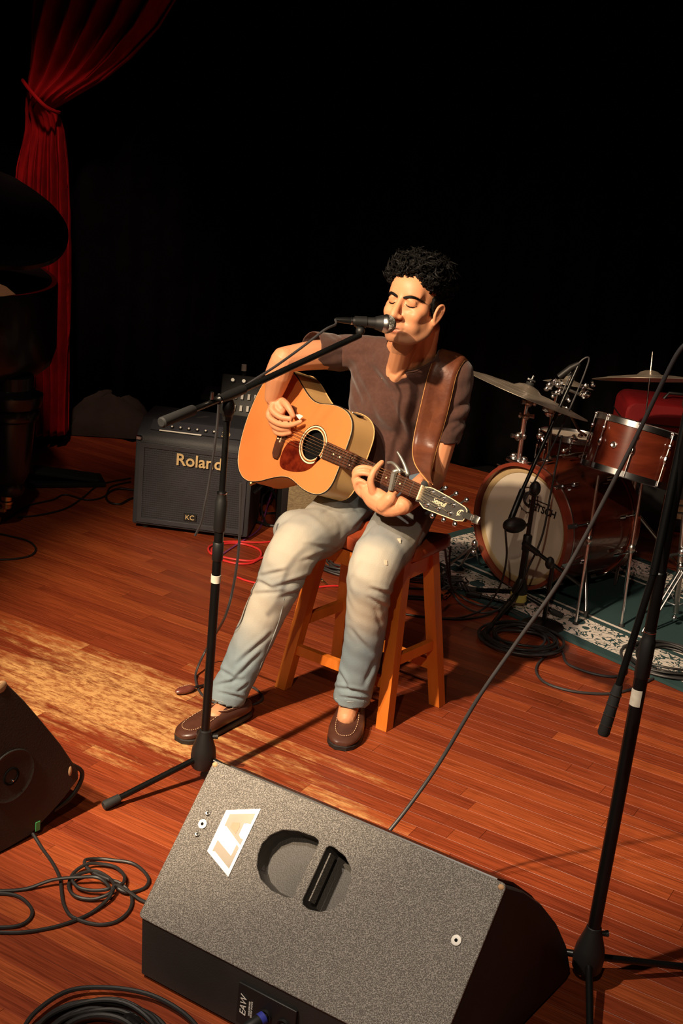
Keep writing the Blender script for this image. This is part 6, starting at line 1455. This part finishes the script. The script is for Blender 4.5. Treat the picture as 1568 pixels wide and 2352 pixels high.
        # collar of the opening
        P=[top(t,y)+Z_*.001 for t,y in ((.54*ok,.0),(.52*ok,.020),(.44*ok,.031),(.30,.030),(.16,.027),(.07,.012),(.06,-.008),(.16,-.022),(.30,-.026),(.44*ok,-.026),(.52*ok,-.016))]
        MB().tube(catmull(P,4,True),.0042,8,closed=True).build('opening_edge','shoe',so); MB().tube([p+Z_*.004 for p in catmull(P[-3:]+P[:4],5)],.0009,5).build('stitching','stitch',so)
        return so
    shoe(fl(568,1642),fl(408,1704),1,.010); shoe(fl(812,1612),fl(781,1724),1,0,1.12,.76)
    # nails
    def nail(p,d,n,nm='fingernail'):
        d=V(d).normalized(); MB().ell(p,(.0060,.0048,.0012),d,d.cross(n).normalized(),n,10,6).build(nm,'skin_nail',root)
    nail(c2(652,1030,.044),(c2(655,1048,.034)-c2(645,1000,.042)),GF)
    nail(c3(468,305,.022),(c3(470,292,.010)-c3(462,345,.024)),GF); nail(c3(352,358,.021),(c3(366,362,.012)-c3(325,358,.026)),GF)
    # pick
    a,b1,c=c2(652,1030,.022),c2(722,1040,.018),c2(672,1072,.012); MBp=MB(); MBp.rings([[a,(a+b1)/2+GV*.004,b1,(b1+c)/2,c,(a+c)/2],[x+GF*.0012 for x in (a,(a+b1)/2+GV*.004,b1,(b1+c)/2,c,(a+c)/2)]])
    pk=MBp.build('guitar_pick','white_plastic',org=a); tag(pk,'small pale guitar pick between the thumb and index finger','pick')
    # ---------------- strap, draped over the shirt
    ctr=[(1018,845),(1013,868),(1006,900),(998,935),(989,970),(980,1005),(971,1035)]
    hw=[30,30,31,31,30,29,27]
    st=thing('guitar_strap',SL,'wide brown leather guitar strap over the man\'s left shoulder','strap')
    rows=[]
    def downhit(l,f,zt=1.45):
        h=bvh_shirt.ray_cast(V((NB.x,NB.y,0))+BL_*l+BF*f+Z_*zt,V((0,0,-1))); return h[0]
    q0,_=on_shirt(1024,835,0); l0=(q0-NB).dot(BL_); f0=(q0-NB).dot(BF)
    for zz in (.98,1.05):
        r=[]
        for x in np.linspace(-.038,.038,7):
            o=V((NB.x,NB.y,zz))+BL_*(l0+.01+x)-BF*.5; h=bvh_shirt.ray_cast(o,BF); r.append((h[0]-BF*.006) if h[0] else o+BF*.40)
        rows.append(r)
    for f in np.linspace(-.06,f0-.012,5):
        r=[downhit(l0+x,f) for x in np.linspace(-.038,.038,7)]
        if all(r): rows.append([p+Z_*.008 for p in r])
    for (cx,cy),h_ in zip(ctr,hw):
        r=[]
        for s in np.linspace(-1,1,7):
            p,_=on_shirt(cx+h_*s,cy+h_*s*.25,.012)
            r.append(p)
        good=[p for p in r if p]
        r=[p if p else (good[0] if good else None) for p in r]
        if all(r):
            ys=[(p-CAM).dot(fwd) for p in r]; m_=min(sorted(ys)[2:4]); r=[CAM+(p-CAM)*(min(y,m_+.012)/y) for p,y in zip(r,ys)]; rows.append(r)
    lastY=min(rows[-1][3].y,3.80)
    for (lx,ly),(rx,ry),dy in (((947,1050),(998,1045),-.03),((949,1068),(992,1075),-.07),((962,1083),(986,1092),-.12),((975,1096),(990,1104),-.17),((983,1108),(993,1113),-.215)):
        rows.append([at(lx+(rx-lx)*t,ly+(ry-ly)*t,lastY+dy) for t in np.linspace(0,1,7)])
    # smooth along the length
    for _ in range(2): rows=[rows[0]]+[[ (rows[i-1][j]+rows[i][j]*2+rows[i+1][j])/4 for j in range(7)] for i in range(1,len(rows)-1)]+[rows[-1]]
    cols=[catmull([r[j] for r in rows],4) for j in range(7)]
    b=MB(); n=len(cols[0]); b.v=[tuple(cols[j][i]) for i in range(n) for j in range(7)]; b.f=[(i*7+j,i*7+j+1,(i+1)*7+j+1,(i+1)*7+j) for i in range(n-1) for j in range(6)]
    me=b.mesh('strap'); me.materials.append(M['strap']); me=baked(me,[('SOLIDIFY',dict(thickness=.0035,offset=1))],'band'); 
    for v in me.vertices: v.co-=SL
    link('band',me,st,SL)
    for j in (0,6): MB().tube([p-fwd*.0015 for p in cols[j][10:]],.0016,6).build('edge','strap_edge',st)
    e=rows[-1][3]; MB().lathe(at(974,1112,3.50),-fwd,[(0,.006),(.004,.010),(.010,.010),(.012,.006)],16).build('end_knob','rubber',st)
person()

# ------------------------------------------------------------------ groups of like things
GR={'coiled_cable':'cables lying on the near floor','stage_cable':'cables around the drum kit','floor_cable':'thin cables on the dim floor at the left','tangled_cable':'leads tangled between the two amplifiers','red_cable':'red cables on the floor','cable_coil':'coils of cable on the floor','cymbal_stand':'stands of the drum kit','crash_cymbal':'cymbals','ride_cymbal':'cymbals','splash_cymbal':'cymbals','floor_monitor':'wedge monitors','stage_monitor':'wedge monitors','microphone_stand':'microphone stands','boom_stand':'microphone stands','short_microphone_stand':'microphone stands','low_boom_stand':'microphone stands'}
for o in sc.objects:
    if o.parent is None and o.get('label') and o.name.split('.')[0] in GR: o['group']=GR[o.name.split('.')[0]]
